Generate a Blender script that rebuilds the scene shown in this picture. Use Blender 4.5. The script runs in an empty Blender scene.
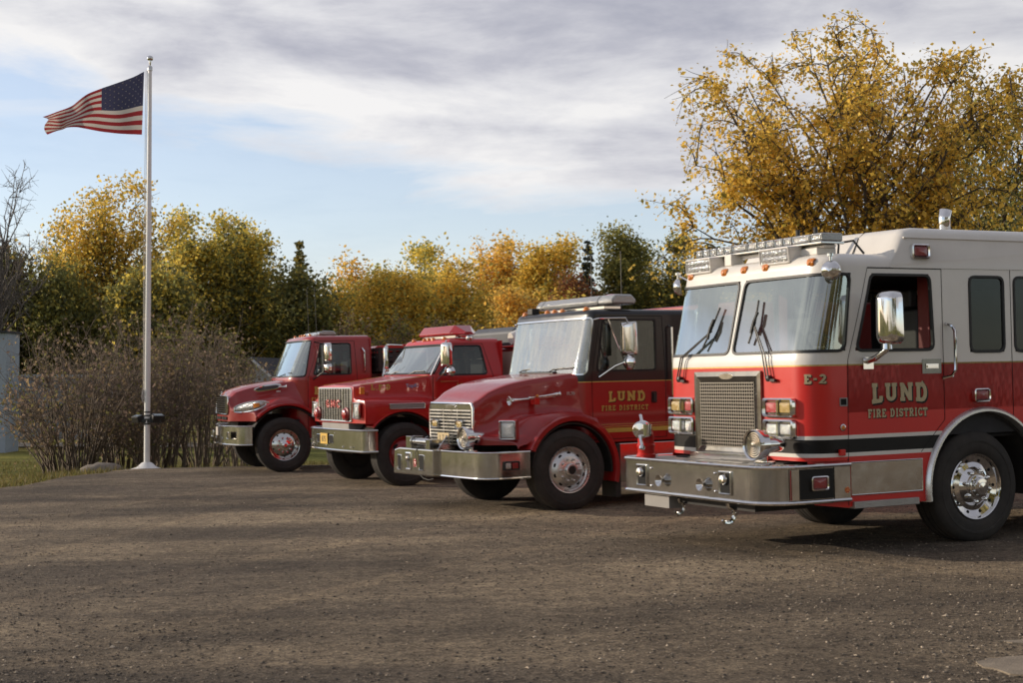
import bpy, bmesh, math, random
import numpy as np
from mathutils import Vector, Matrix
from math import sin, cos, pi, radians, sqrt, atan2
rnd = random.Random(7)
SC = bpy.context.scene
COL = SC.collection

# ------------------------------------------------------------------ lot plane, camera height
CAMH = 1.715
SL = math.tan(radians(1.3))
GX, GY = SL*0.886, SL*0.463
def zlot(x, y): return GX*x + GY*y
NRM = Vector((-GX, -GY, 1)).normalized()
def pose(x, y, deg, dz=0.0):
    a = radians(deg); h = Vector((cos(a), sin(a), 0))
    fw = (h - NRM*h.dot(NRM)).normalized(); lf = NRM.cross(fw)
    m = Matrix(((fw.x, lf.x, NRM.x, x), (fw.y, lf.y, NRM.y, y), (fw.z, lf.z, NRM.z, zlot(x, y)+dz), (0, 0, 0, 1)))
    return m

# ------------------------------------------------------------------ materials
def newmat(name):
    m = bpy.data.materials.new(name); m.use_nodes = True
    nt = m.node_tree; b = nt.nodes['Principled BSDF']
    return m, nt, b
def N(nt, t, **kw):
    n = nt.nodes.new(t)
    for k, v in kw.items():
        if k in n.inputs: n.inputs[k].default_value = v
        else: setattr(n, k, v)
    return n
def L(nt, a, b): nt.links.new(a, b)
def noise(nt, scale, detail=4, rough=0.6, vec=None):
    n = N(nt, 'ShaderNodeTexNoise'); n.inputs['Scale'].default_value = scale
    n.inputs['Detail'].default_value = detail; n.inputs['Roughness'].default_value = rough
    if vec is None:
        tc = nt.nodes.new('ShaderNodeTexCoord'); vec = tc.outputs['Object']
    L(nt, vec, n.inputs['Vector']); return n
def ramp(nt, fac, stops):
    r = nt.nodes.new('ShaderNodeValToRGB'); L(nt, fac, r.inputs[0])
    e = r.color_ramp.elements
    while len(e) < len(stops): e.new(0.5)
    for i, (p, c) in enumerate(stops):
        e[i].position = p; e[i].color = (*c, 1) if len(c) == 3 else c
    return r
def mat(name, col, rough=0.5, metal=0.0, coat=0.0, var=0.0, vscale=3.0, bump=0.0, bscale=60, dust=0.0, spec=0.5, rvar=0.0, dcol=(.22,.18,.14)):
    m, nt, b = newmat(name)
    b.inputs['Base Color'].default_value = (*col, 1)
    b.inputs['Roughness'].default_value = rough
    b.inputs['Metallic'].default_value = metal
    b.inputs['Coat Weight'].default_value = coat
    b.inputs['Coat Roughness'].default_value = 0.06
    b.inputs['Specular IOR Level'].default_value = spec
    src = None
    if var > 0:
        n = noise(nt, vscale, 5)
        lo = tuple(max(0, c*(1-var)) for c in col); hi = tuple(min(1, c*(1+var)) for c in col)
        r = ramp(nt, n.outputs[0], [(.3, lo), (.7, hi)]); src = r.outputs[0]
    if dust > 0:
        n = noise(nt, 2.2, 7, .7)
        r = ramp(nt, n.outputs[0], [(.35, (0,0,0)), (.85, (dust,)*3)])
        mx = nt.nodes.new('ShaderNodeMixRGB'); L(nt, r.outputs[0], mx.inputs[0])
        if src: L(nt, src, mx.inputs[1])
        else: mx.inputs[1].default_value = (*col, 1)
        mx.inputs[2].default_value = (*dcol, 1); src = mx.outputs[0]
    if src: L(nt, src, b.inputs['Base Color'])
    if rvar > 0:
        n = noise(nt, 6, 6, .7)
        r = ramp(nt, n.outputs[0], [(.3, (max(.02, rough-rvar),)*3), (.75, (rough+rvar,)*3)]); L(nt, r.outputs[0], b.inputs['Roughness'])
    if bump > 0:
        n = noise(nt, bscale, 3); bp = N(nt, 'ShaderNodeBump'); bp.inputs['Strength'].default_value = bump; bp.inputs['Distance'].default_value = 0.01
        L(nt, n.outputs[0], bp.inputs['Height']); L(nt, bp.outputs[0], b.inputs['Normal'])
    return m
M = {}
M['red'] = mat('fire_red_paint', (.62, .011, .006), .40, coat=.3, var=.04, vscale=1.3, dust=.006, rvar=.08, bump=.02, bscale=3)
M['red_old'] = mat('dusty_red_paint', (.30, .007, .008), .38, coat=.55, var=.10, vscale=1.5, dust=.07, rvar=.1, bump=.02, bscale=3)
M['red_mid'] = mat('truck_red_paint', (.35, .007, .007), .36, coat=.8, var=.08, vscale=1.5, dust=.04, rvar=.1, bump=.02, bscale=3)
M['white'] = mat('white_paint', (.76, .725, .665), .35, coat=.35, var=.04, dust=.06, rvar=.08)
M['cream'] = mat('cream_paint', (.62, .57, .47), .45, var=.08, dust=.12)
M['black'] = mat('black_paint', (.006, .006, .007), .35, coat=.3, dust=.01, rvar=.08)
M['blackstripe'] = mat('black_stripe_vinyl', (.007, .006, .006), .4, spec=.25, dust=.01)
M['gold'] = mat('gold_leaf', (.55, .38, .13), .45, metal=.35, var=.15, vscale=30)
M['goldflat'] = mat('gold_stripe', (.60, .40, .09), .5, var=.1, vscale=20)
M['tan'] = mat('tan_lettering', (.50, .41, .24), .5, var=.1, vscale=30)
M['yellow'] = mat('yellow_stripe', (.58, .40, .07), .5, var=.1, vscale=20)
M['chrome'] = mat('chrome', (.78, .77, .75), .07, metal=1, rvar=.05, bump=.03, bscale=8)
M['chrome_dull'] = mat('worn_chrome', (.66, .65, .62), .14, metal=1, rvar=.05, bump=.03, bscale=5, dust=.05)
M['steel'] = mat('stainless_steel', (.58, .57, .55), .14, metal=1, rvar=.05, bump=.03, bscale=4, dust=.05)
M['tread'] = mat('aluminium_tread_plate', (.42, .41, .39), .45, metal=.7, rvar=.12, bump=.6, bscale=55, dust=.5)
M['alu'] = mat('polished_aluminium', (.72, .71, .69), .30, metal=.85, rvar=.08, dust=.15)
M['darksteel'] = mat('dark_brushed_steel', (.20, .195, .18), .22, metal=.95, rvar=.06, dust=.05)
M['grey'] = mat('grey_paint', (.30, .28, .26), .5, var=.1)
M['dkgrey'] = mat('dark_grey_cover', (.07, .075, .085), .45, var=.2, dust=.1)
M['under'] = mat('underbody_black', (.012, .011, .010), .7, dust=.15)
M['plastic'] = mat('black_plastic', (.015, .015, .015), .45, dust=.06)
M['rubber'] = mat('tyre_rubber', (.022, .020, .018), .8, var=.25, vscale=8, dust=.45, dcol=(.10,.08,.062), bump=.15, bscale=90)
M['gasket'] = mat('window_rubber', (.010, .010, .010), .5)
M['inside'] = mat('cab_interior', (.03, .03, .032), .8, var=.3)
M['seat'] = mat('seat_vinyl', (.045, .040, .038), .6)
M['redseat'] = mat('red_interior_panel', (.20, .01, .012), .5)
M['dark'] = mat('dark_opening', (.004, .004, .004), .9)
M['mesh'] = mat('grille_wire', (.20, .185, .16), .45, metal=.7, dust=.15)
M['lens_red'] = mat('red_lens', (.42, .006, .010), .15, coat=1, bump=.5, bscale=160)
M['lens_amber'] = mat('amber_lens', (.75, .22, .012), .15, coat=1, bump=.5, bscale=160)
M['lens_gold'] = mat('amber_warning_lens', (.42, .27, .05), .15, coat=1, bump=.6, bscale=120)
M['lens_dkred'] = mat('dark_red_lens', (.28, .006, .010), .15, coat=1, bump=.6, bscale=120)
M['lens_clear'] = mat('clear_lens', (.55, .55, .53), .08, metal=.75, coat=1, bump=.8, bscale=110)
M['lens_strobe'] = mat('clear_strobe_lens', (.36, .36, .34), .12, metal=.4, coat=1, bump=.9, bscale=70)
M['plate'] = mat('yellow_licence_plate', (.72, .45, .07), .45, var=.1)
M['plate_text'] = mat('plate_ink', (.05, .04, .03), .5)
M['plate_tan'] = mat('tan_licence_plate', (.55, .42, .22), .45, var=.1)
M['conc'] = mat('concrete', (.36, .31, .25), .9, var=.2, vscale=6, bump=.3, bscale=40)
M['rock'] = mat('boulder_stone', (.20, .17, .14), .9, var=.3, vscale=6, bump=.6, bscale=12)
M['polewhite'] = mat('white_pole_paint', (.82, .81, .78), .35, var=.03, rvar=.1)
M['rope'] = mat('rope', (.5, .48, .44), .8)
M['bluetext'] = mat('blue_white_badge', (.25, .38, .62), .4)
M['badge'] = mat('badge_white', (.6, .55, .5), .4)
M['silver'] = mat('silver_badge', (.5, .5, .5), .3, metal=.8)

def glassmat(name, tint, refl, dustf, dcol=(.5, .5, .48), rough=.02, streak=False):
    m = bpy.data.materials.new(name); m.use_nodes = True; nt = m.node_tree; nt.nodes.clear()
    out = N(nt, 'ShaderNodeOutputMaterial'); tr = N(nt, 'ShaderNodeBsdfTransparent'); tr.inputs[0].default_value = (*tint, 1)
    gl = N(nt, 'ShaderNodeBsdfGlossy'); gl.inputs['Roughness'].default_value = rough; gl.inputs[0].default_value = (.93, 1, .97, 1)
    lw_ = N(nt, 'ShaderNodeLayerWeight'); lw_.inputs[0].default_value = .5; lw = N(nt, 'ShaderNodeMath', operation='POWER'); L(nt, lw_.outputs['Facing'], lw.inputs[0]); lw.inputs[1].default_value = 3.5
    ma = N(nt, 'ShaderNodeMath', operation='MULTIPLY_ADD'); L(nt, lw.outputs[0], ma.inputs[0]); ma.inputs[1].default_value = .95; ma.inputs[2].default_value = refl+.05; ma.use_clamp = True
    mx = N(nt, 'ShaderNodeMixShader'); L(nt, ma.outputs[0], mx.inputs[0]); L(nt, tr.outputs[0], mx.inputs[1]); L(nt, gl.outputs[0], mx.inputs[2])
    df = N(nt, 'ShaderNodeBsdfDiffuse'); df.inputs[0].default_value = (*dcol, 1)
    n = noise(nt, 3.0, 6, .65)
    if streak:
        tc = nt.nodes.new('ShaderNodeTexCoord'); mp = N(nt, 'ShaderNodeMapping'); mp.inputs['Scale'].default_value = (1.2, 3.5, .8)
        mp.inputs['Rotation'].default_value = (.5, 0, 0)
        L(nt, tc.outputs['Object'], mp.inputs[0]); L(nt, mp.outputs[0], n.inputs['Vector'])
    r = ramp(nt, n.outputs[0], [(.3, (dustf*.4,)*3), (.72, (min(1, dustf*1.7),)*3)])
    mx2 = N(nt, 'ShaderNodeMixShader'); L(nt, r.outputs[0], mx2.inputs[0]); L(nt, mx.outputs[0], mx2.inputs[1]); L(nt, df.outputs[0], mx2.inputs[2])
    L(nt, mx2.outputs[0], out.inputs[0]); return m
M['ws'] = glassmat('windshield_glass', (.72, .80, .77), .33, .055, dcol=(.50, .56, .54), rough=.04, streak=True)
M['ws_dusty'] = glassmat('dusty_windshield_glass', (.6, .64, .62), .20, .30, dcol=(.58, .60, .56), streak=True)
M['glass'] = glassmat('side_window_glass', (.45, .48, .48), .03, .02)
M['tint'] = glassmat('tinted_window_glass', (.16, .17, .17), -.025, .02)

# ------------------------------------------------------------------ mesh builder
class MB:
    def __init__(s): s.v = []; s.f = []; s.m = []
    def add(s, vs, fs, mi=0):
        o = len(s.v); s.v += [tuple(v) for v in vs]
        for k, f in enumerate(fs):
            s.f.append(tuple(i+o for i in f)); s.m.append(mi if isinstance(mi, int) else mi[k])
        return s
    def box(s, x0, x1, y0, y1, z0, z1, mi=0, T=None):
        vs = [Vector((x, y, z)) for z in (z0, z1) for y in (y0, y1) for x in (x0, x1)]
        if T is not None: vs = [T @ v for v in vs]
        return s.add(vs, [(0, 2, 3, 1), (4, 5, 7, 6), (0, 1, 5, 4), (2, 6, 7, 3), (0, 4, 6, 2), (1, 3, 7, 5)], mi)
    def tube(s, pts, r, n=8, mi=0, caps=True, closed=False):
        pts = [Vector(p) for p in pts]; k = len(pts)
        if not isinstance(r, (list, tuple)): r = [r]*k
        t0 = (pts[1]-pts[0]).normalized(); a = t0.orthogonal().normalized()
        vs = []
        for i, p in enumerate(pts):
            if closed: t = pts[(i+1) % k]-pts[i-1]
            else: t = pts[min(i+1, k-1)]-pts[max(i-1, 0)]
            t = t.normalized() if t.length > 1e-9 else t0
            a = (a - t*a.dot(t)); a = a.normalized() if a.length > 1e-6 else t.orthogonal().normalized()
            b = t.cross(a)
            for j in range(n):
                q = 2*pi*j/n; vs.append(p + (a*cos(q)+b*sin(q))*r[i])
        fs = []
        for i in range(k if closed else k-1):
            i2 = (i+1) % k
            for j in range(n):
                j2 = (j+1) % n; fs.append((i*n+j, i*n+j2, i2*n+j2, i2*n+j))
        if caps and not closed:
            fs.append(tuple(range(n-1, -1, -1))); fs.append(tuple((k-1)*n+j for j in range(n)))
        return s.add(vs, fs, mi)
    def lathe(s, prof, o=(0, 0, 0), ax=(0, 1, 0), n=32, mi=0, mis=None):
        """prof: (r, h) along axis ax"""
        o = Vector(o); ax = Vector(ax).normalized(); a = ax.orthogonal().normalized(); b = ax.cross(a)
        vs = []; k = len(prof)
        for r, h in prof:
            for j in range(n):
                q = 2*pi*j/n; vs.append(o+ax*h+(a*cos(q)+b*sin(q))*max(r, 1e-5))
        fs = []; ms = []
        for i in range(k-1):
            for j in range(n):
                j2 = (j+1) % n; fs.append((i*n+j, i*n+j2, (i+1)*n+j2, (i+1)*n+j)); ms.append(mis[i] if mis else mi)
        return s.add(vs, fs, ms)
    def prism(s, poly, a0, a1, ax='y', mi=0):
        """poly in the two other axes in order (x,z) for y, (x,y) for z, (y,z) for x"""
        def P(p, a):
            return {'y': (p[0], a, p[1]), 'z': (p[0], p[1], a), 'x': (a, p[0], p[1])}[ax]
        n = len(poly); vs = [P(p, a0) for p in poly]+[P(p, a1) for p in poly]
        fs = [tuple(range(n)), tuple(range(2*n-1, n-1, -1))]+[(i, i+n, (i+1) % n+n, (i+1) % n) for i in range(n)]
        return s.add(vs, fs, mi)
    def grid(s, fn, us, vs_, keep=None, mi=0):
        nu, nv = len(us), len(vs_)
        V = [fn(u, v) for v in vs_ for u in us]; fs = []; ms = []
        for j in range(nv-1):
            for i in range(nu-1):
                uc = .5*(us[i]+us[i+1]); vc = .5*(vs_[j]+vs_[j+1])
                if keep and not keep(uc, vc): continue
                fs.append((j*nu+i, j*nu+i+1, (j+1)*nu+i+1, (j+1)*nu+i)); ms.append(mi(uc, vc) if callable(mi) else mi)
        return s.add(V, fs, ms)
    def build(s, name, mats, parent=None, bevel=0, ang=38, smooth=True, seg=2, solid=0):
        me = bpy.data.meshes.new(name); me.from_pydata([tuple(v) for v in s.v], [], s.f)
        if not isinstance(mats, (list, tuple)): mats = [mats]
        for m in mats: me.materials.append(M[m] if isinstance(m, str) else m)
        me.polygons.foreach_set('material_index', s.m)
        bm = bmesh.new(); bm.from_mesh(me)
        lv = [v for v in bm.verts if not v.link_faces]
        if lv: bmesh.ops.delete(bm, geom=lv, context='VERTS')
        bmesh.ops.remove_doubles(bm, verts=bm.verts, dist=0.00005)
        bmesh.ops.recalc_face_normals(bm, faces=bm.faces); bm.to_mesh(me); bm.free()
        me.polygons.foreach_set('use_smooth', [smooth]*len(me.polygons))
        if smooth and bevel == 0: me.set_sharp_from_angle(angle=radians(ang))
        o = bpy.data.objects.new(name, me); COL.objects.link(o)
        if parent:
            while parent.parent is not None and parent.parent.parent is not None: parent = parent.parent
            o.parent = parent
        if solid:
            sm = o.modifiers.new('solid', 'SOLIDIFY'); sm.thickness = solid; sm.offset = -1
        if bevel:
            bv = o.modifiers.new('bevel', 'BEVEL'); bv.width = bevel; bv.segments = seg; bv.limit_method = 'ANGLE'; bv.angle_limit = radians(40); bv.harden_normals = True
        return o
def empty(name, mtx=None, parent=None):
    o = bpy.data.objects.new(name, None); COL.objects.link(o); o.empty_display_size = .2
    if parent: o.parent = parent
    if mtx is not None: o.matrix_local = mtx
    return o
def tag(o, label=None, cat=None, group=None, kind=None):
    for k, v in (('label', label), ('category', cat), ('group', group), ('kind', kind)):
        if v: o[k] = v
    return o
def copy_tree(o, parent):
    c = o.copy(); COL.objects.link(c); c.parent = parent
    for ch in list(o.children): copy_tree(ch, c)
    return c
def lin(a, b, st):
    n = max(1, int(round(abs(b-a)/st))); return [a+(b-a)*i/n for i in range(n+1)]
def uniq(l, eps=.004):
    l = sorted(l); o = [l[0]]
    for a in l[1:]:
        if a-o[-1] > eps: o.append(a)
    return o
def withbreaks(l, br, eps=.008):
    l = [a for a in l if all(abs(a-b) > eps for b in br)]
    return sorted(l+[b for b in br if l[0]-eps <= b <= l[-1]+eps or True])

# ------------------------------------------------------------------ 2-D polygons
def area(p): return .5*sum(p[i][0]*p[(i+1) % len(p)][1]-p[(i+1) % len(p)][0]*p[i][1] for i in range(len(p)))
def inset(p, d):
    """positive d grows a convex polygon"""
    if area(p) < 0: p = p[::-1]
    n = len(p); out = []
    for i in range(n):
        a, b, c = Vector(p[i-1]), Vector(p[i]), Vector(p[(i+1) % n])
        e1 = (b-a).normalized(); e2 = (c-b).normalized()
        n1 = Vector((e1.y, -e1.x)); n2 = Vector((e2.y, -e2.x)); k = (n1+n2); k = k/(k.dot(n1))
        out.append(tuple(b+k*d))
    return out
def rpoly(p, r, n=5):
    if area(p) < 0: p = p[::-1]
    m = len(p); out = []
    for i in range(m):
        a, b, c = Vector(p[i-1]), Vector(p[i]), Vector(p[(i+1) % m])
        d1 = (a-b).normalized(); d2 = (c-b).normalized(); ang = d1.angle(d2); t = min(r/math.tan(ang/2), .48*min((a-b).length, (c-b).length))
        p0 = b+d1*t; p2 = b+d2*t
        for k in range(n+1):
            s = k/n; q = p0*(1-s)**2+b*2*s*(1-s)*1.0+p2*s*s
            out.append(tuple(q))
    return out
def inside(p, x, y):
    c = False; j = len(p)-1
    for i in range(len(p)):
        if (p[i][1] > y) != (p[j][1] > y) and x < (p[j][0]-p[i][0])*(y-p[i][1])/(p[j][1]-p[i][1])+p[i][0]: c = not c
        j = i
    return c
def dens(p, st=.06):
    out = []
    for i in range(len(p)):
        a, b = Vector(p[i]), Vector(p[(i+1) % len(p)]); k = max(1, int((b-a).length/st))
        out += [tuple(a+(b-a)*t/k) for t in range(k)]
    return out

# ------------------------------------------------------------------ cab shells
class Shell:
    """plan outline rounded at the front corners, parametrised by arc length u (0 = front centre, + = left side) and height z"""
    def __init__(s, w, r, xf, xfix, bow=.04, wz=None):
        s.w, s.r, s.xf, s.xfix, s.bow = w, r, xf, xfix, bow; s.xf0 = xf(0); s.wz = wz or (lambda z: 1.0)
        s.a = w-r; s.u1 = s.a+pi*r/2; s.x1 = s.xf0-r-bow
    def uX(s, X): return s.u1+(s.x1-X)
    def base(s, u, z, ins=0):
        sg = 1 if u >= 0 else -1; u = abs(u)
        w, r = s.w, s.r
        if u < s.a: y = u; x = s.xf0
        elif u < s.u1: t = (u-s.a)/r; y = s.a+r*sin(t); x = s.xf0-r+r*cos(t)
        else: y = w; x = s.xf0-r-(u-s.u1)
        x -= s.bow*min(1, (y/w))**2
        k = min(1, max(0, (x-s.xfix)/(s.xf0-s.xfix)))
        x += (s.xf(z)-s.xf0)*k
        if ins:
            x -= ins*k; y *= (w-ins)/w
        return Vector((x, sg*y*s.wz(z), z))
    def pt(s, u, z, off=0):
        p = s.base(u, z)
        if off:
            e = .004; n = (s.base(u+e, z)-s.base(u-e, z)).cross(s.base(u, z+e)-s.base(u, z-e)).normalized(); p = p+n*off
        return p
    def wall(s, mb, z0, z1, u0, u1, holes=(), zb=(), mi=0, st=.035, off=0):
        us = lin(u0, u1, st)
        zs = withbreaks(lin(z0, z1, st), list(zb))
        zs = [z for z in zs if z0-1e-6 <= z <= z1+1e-6]
        mb.grid(lambda u, z: s.pt(u, z, off), us, zs, keep=(lambda u, z: not any(inside(h, u, z) for h in holes)) if holes else None, mi=mi)
    def gasket(s, mb, poly, w, r, h=.012, mi=0):
        A = dens(rpoly(inset(poly, w/2), r+w/2)); k = len(A)
        c = Vector((sum(a[0] for a in A)/k, sum(a[1] for a in A)/k))
        B0 = rpoly(inset(poly, -w/2), max(.005, r-w/2)); 
        # match by nearest point on inner outline
        Bd = dens(B0, .01); B = []
        for a in A: B.append(min(Bd, key=lambda b: (b[0]-a[0])**2+(b[1]-a[1])**2))
        rows = [(A, -.004), ([((a[0]*.93+b[0]*.07), (a[1]*.93+b[1]*.07)) for a, b in zip(A, B)], h), ([((a[0]*.2+b[0]*.8), (a[1]*.2+b[1]*.8)) for a, b in zip(A, B)], h), (B, -.012)]
        V = [s.pt(p[0], p[1], o) for row, o in rows for p in row]; F = []
        for j in range(3):
            for i in range(k): F.append((j*k+i, j*k+(i+1) % k, (j+1)*k+(i+1) % k, (j+1)*k+i))
        mb.add(V, F, mi)
    def glass(s, mb, poly, off=-.006, st=.05, mi=0):
        xs = [p[0] for p in poly]; zs = [p[1] for p in poly]
        big = inset(poly, .02)
        mb.grid(lambda u, z: s.pt(u, z, off), lin(min(xs), max(xs), st), lin(min(zs), max(zs), st), keep=lambda u, z: inside(big, u, z), mi=mi)
    def roof(s, mb, z0, steps, u1, mi=0):
        """steps: (dz, inset)"""
        us = lin(-u1, u1, .05); rows = [[s.base(u, z0)for u in us]]
        for dz, ins in steps:
            row = []
            for u in us:
                p = s.base(u, z0, ins); p.z = z0+dz; row.append(p)
            rows.append(row)
        n = len(us); V = [p for r_ in rows for p in r_]; F = []
        for j in range(len(rows)-1):
            for i in range(n-1): F.append((j*n+i, j*n+i+1, (j+1)*n+i+1, (j+1)*n+i))
        # close by strips left-right
        o = (len(rows)-1)*n
        for i in range(n//2):
            a, b, c, d = o+i, o+i+1, o+n-2-i, o+n-1-i
            if b < c: F.append((a, b, c, d))
            elif b == c: F.append((a, b, d))
        mb.add(V, F, mi)

def catmull(P, n):
    P = [Vector(p) for p in P]; out = []
    for i in range(len(P)-1):
        a = P[i-1] if i > 0 else P[i]*2-P[i+1]; b = P[i]; c = P[i+1]; d = P[i+2] if i+2 < len(P) else P[i+1]*2-P[i]
        for k in range(n):
            t = k/n; out.append(.5*((2*b)+(c-a)*t+(2*a-5*b+4*c-d)*t*t+(3*b-a-3*c+d)*t**3))
    out.append(P[-1]); return out
def sstep(t): t = min(1, max(0, t)); return t*t*(3-2*t)

def hood(stations, sweep, arch, zbot, nose_round=.03, nx=36):
    """stations: list of (X, [(y,z)...]) front first; returns MB with the hood and fenders on both sides plus the front curtain"""
    mb = MB(); k = len(stations[0][1])
    Xs = [s[0] for s in stations]
    def ctrl(X):
        # smooth interpolation along X
        i = 0
        while i < len(Xs)-2 and X < Xs[i+1]: i += 1
        t = (Xs[i]-X)/(Xs[i]-Xs[i+1]); t = min(1, max(0, t))
        def g(j): return stations[min(len(Xs)-1, max(0, j))][1]
        A, B, C, D = g(i-1), g(i), g(i+1), g(i+2); out = []
        for a, b, c, d in zip(A, B, C, D):
            q = []
            for m in (0, 1):
                v = .5*(2*b[m]+(c[m]-a[m])*t+(2*a[m]-5*b[m]+4*c[m]-d[m])*t*t+(3*b[m]-a[m]-3*c[m]+d[m])*t**3); q.append(v)
            out.append(tuple(q))
        return out
    xs = lin(Xs[0], Xs[-1], (Xs[0]-Xs[-1])/nx)
    rows = []
    for X in xs:
        c = [(p[0], p[1], 0) for p in ctrl(X)]; sec = catmull(c, 5)
        row = []
        for p in sec:
            wgt = sstep((X-(-.1))/(Xs[0]+.1))
            row.append(Vector((X-sweep(p.x)*wgt, p.x, p.y)))
        rows.append(row)
    # front rows: rounded nose then curtain
    first = rows[0]; fr = []
    n = len(first)
    r1 = [Vector((p.x+nose_round*.7, p.y, p.z-nose_round*.3)) for p in first]
    r2 = [Vector((p.x+nose_round, p.y, p.z-nose_round)) for p in first]
    cur = []
    for t in (1, .85, .6, .35, .15, 0):
        cur.append([Vector((p.x, p.y, zbot+(p.z-zbot)*t if p.z > zbot else p.z)) for p in r2])
    allrows = cur[::-1]+[r1]+rows
    cx, cz, cr = arch
    nr = len(allrows)
    def inarch(p): return p.y > .9 and (p.x-cx)**2+(p.z-cz)**2 < cr*cr
    for sg in (1, -1):
        V = []; F = []
        for row in allrows: V += [Vector(p) for p in row]
        cells = {}
        for j in range(nr-1):
            for i in range(n-1):
                q = (j*n+i, j*n+i+1, (j+1)*n+i+1, (j+1)*n+i); c = (V[q[0]]+V[q[1]]+V[q[2]]+V[q[3]])/4
                cells[q] = not inarch(c)
        kept = set(v for q, kk in cells.items() if kk for v in q); cut = set(v for q, kk in cells.items() if not kk for v in q)
        for v in kept & cut:
            p = V[v]; d = Vector((p.x-cx, p.z-cz)); l = d.length
            if abs(l-cr) < .07: V[v] = Vector((cx+d.x/l*cr, p.y, cz+d.y/l*cr))
        F = [q for q, kk in cells.items() if kk]
        mb.add([(v.x, sg*v.y, v.z) for v in V], F)
    return mb
def flare(mb, cx, cz, r0, r1, a0, a1, y0, y1, sg=1, mi=0, n=28, lip=.02):
    """arched mudguard; angles in degrees from +X (front) over the top"""
    V = []; prof = [(r0, y0), (r0, y1-lip), (r0+lip*.6, y1), (r1-lip*1.2, y1), (r1, y1-lip*1.6), (r1+.004, y0)]
    for i in range(n+1):
        a = radians(a0+(a1-a0)*i/n)
        for r, y in prof: V.append((cx+r*cos(a), sg*y, cz+r*sin(a)))
    k = len(prof); F = []
    for i in range(n):
        for j in range(k): F.append((i*k+j, i*k+(j+1) % k, (i+1)*k+(j+1) % k, (i+1)*k+j))
    F.append(tuple(range(k))); F.append(tuple(n*k+j for j in range(k)))
    mb.add(V, F, mi)

# ------------------------------------------------------------------ slab letters
def arcp(cx, cy, rx, ry, a0, a1, n=8): return [(cx+rx*cos(radians(a0+(a1-a0)*i/n)), cy+ry*sin(radians(a0+(a1-a0)*i/n))) for i in range(n+1)]
LET = { # strokes (polylines) in a box 0..w x 0..1 ; s = half stroke
 'L': (.62, [[(.17, 0), (.17, 1)], [(0, .09), (.58, .09)], [(.53, .05), (.53, .34)], [(.02, .93), (.34, .93)]]),
 'U': (.74, [[(.18, 1), (.18, .35)]+arcp(.37, .33, .19, .22, 180, 360)+[(.56, 1)], [(.02, .93), (.34, .93)], [(.42, .93), (.72, .93)]]),
 'N': (.80, [[(.17, 0), (.17, 1)], [(.17, .95), (.62, .05)], [(.62, 0), (.62, 1)], [(.02, .07), (.32, .07)], [(.48, .93), (.78, .93)], [(.02, .93), (.22, .93)]]),
 'D': (.74, [[(.18, 0), (.18, 1)], [(.02, .92), (.36, .92)]+arcp(.36, .5, .24, .42, 90, -90)+[(.02, .08)]]),
 'F': (.60, [[(.17, 0), (.17, 1)], [(.02, .92), (.56, .92)], [(.52, .97), (.52, .72)], [(.17, .5), (.42, .5)], [(.02, .07), (.34, .07)]]),
 'I': (.36, [[(.18, 0), (.18, 1)], [(.02, .07), (.34, .07)], [(.02, .93), (.34, .93)]]),
 'R': (.72, [[(.17, 0), (.17, 1)], [(.02, .92), (.36, .92)]+arcp(.36, .71, .2, .21, 90, -90, 6)+[(.17, .5)], [(.36, .5), (.6, 0)], [(.02, .07), (.34, .07)], [(.5, .07), (.72, .07)]]),
 'E': (.62, [[(.17, 0), (.17, 1)], [(.02, .92), (.56, .92)], [(.52, .97), (.52, .72)], [(.17, .5), (.42, .5)], [(.02, .08), (.58, .08)], [(.54, .03), (.54, .3)]]),
 'S': (.60, [arcp(.3, .72, .2, .2, 20, 270, 8)+arcp(.3, .29, .21, .21, 90, -160, 8), [(.5, .68), (.5, .95)], [(.09, .05), (.09, .32)]]),
 'T': (.66, [[(.33, 0), (.33, 1)], [(.04, .92), (.62, .92)], [(.07, .97), (.07, .7)], [(.59, .97), (.59, .7)], [(.18, .07), (.48, .07)]]),
 'C': (.66, [arcp(.36, .5, .25, .42, 45, 315, 12), [(.57, .68), (.57, .95)], [(.57, .05), (.57, .3)]]),
 'P': (.66, [[(.17, 0), (.17, 1)], [(.02, .92), (.36, .92)]+arcp(.36, .7, .2, .22, 90, -90, 6)+[(.17, .48)], [(.02, .07), (.34, .07)]]),
 'G': (.70, [arcp(.36, .5, .25, .42, 45, 340, 12), [(.36, .45), (.66, .45)], [(.58, .45), (.58, .1)]]),
 'M': (.90, [[(.12, 0), (.12, 1)], [(.12, .95), (.45, .25)], [(.45, .25), (.78, .95)], [(.78, 0), (.78, 1)]]),
 '2': (.60, [arcp(.3, .7, .2, .22, 160, -40, 8)+[(.1, .08), (.55, .08)], [(.52, .03), (.52, .26)]]),
 '-': (.40, [[(.06, .5), (.34, .5)]]), '.': (.24, [[(.04, .06), (.2, .06)]]), ' ': (.34, []),
 '7': (.56, [[(.04, .92), (.5, .92), (.22, 0)]]), '0': (.58, [arcp(.29, .5, .2, .42, 0, 360, 14)]),
}
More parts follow.
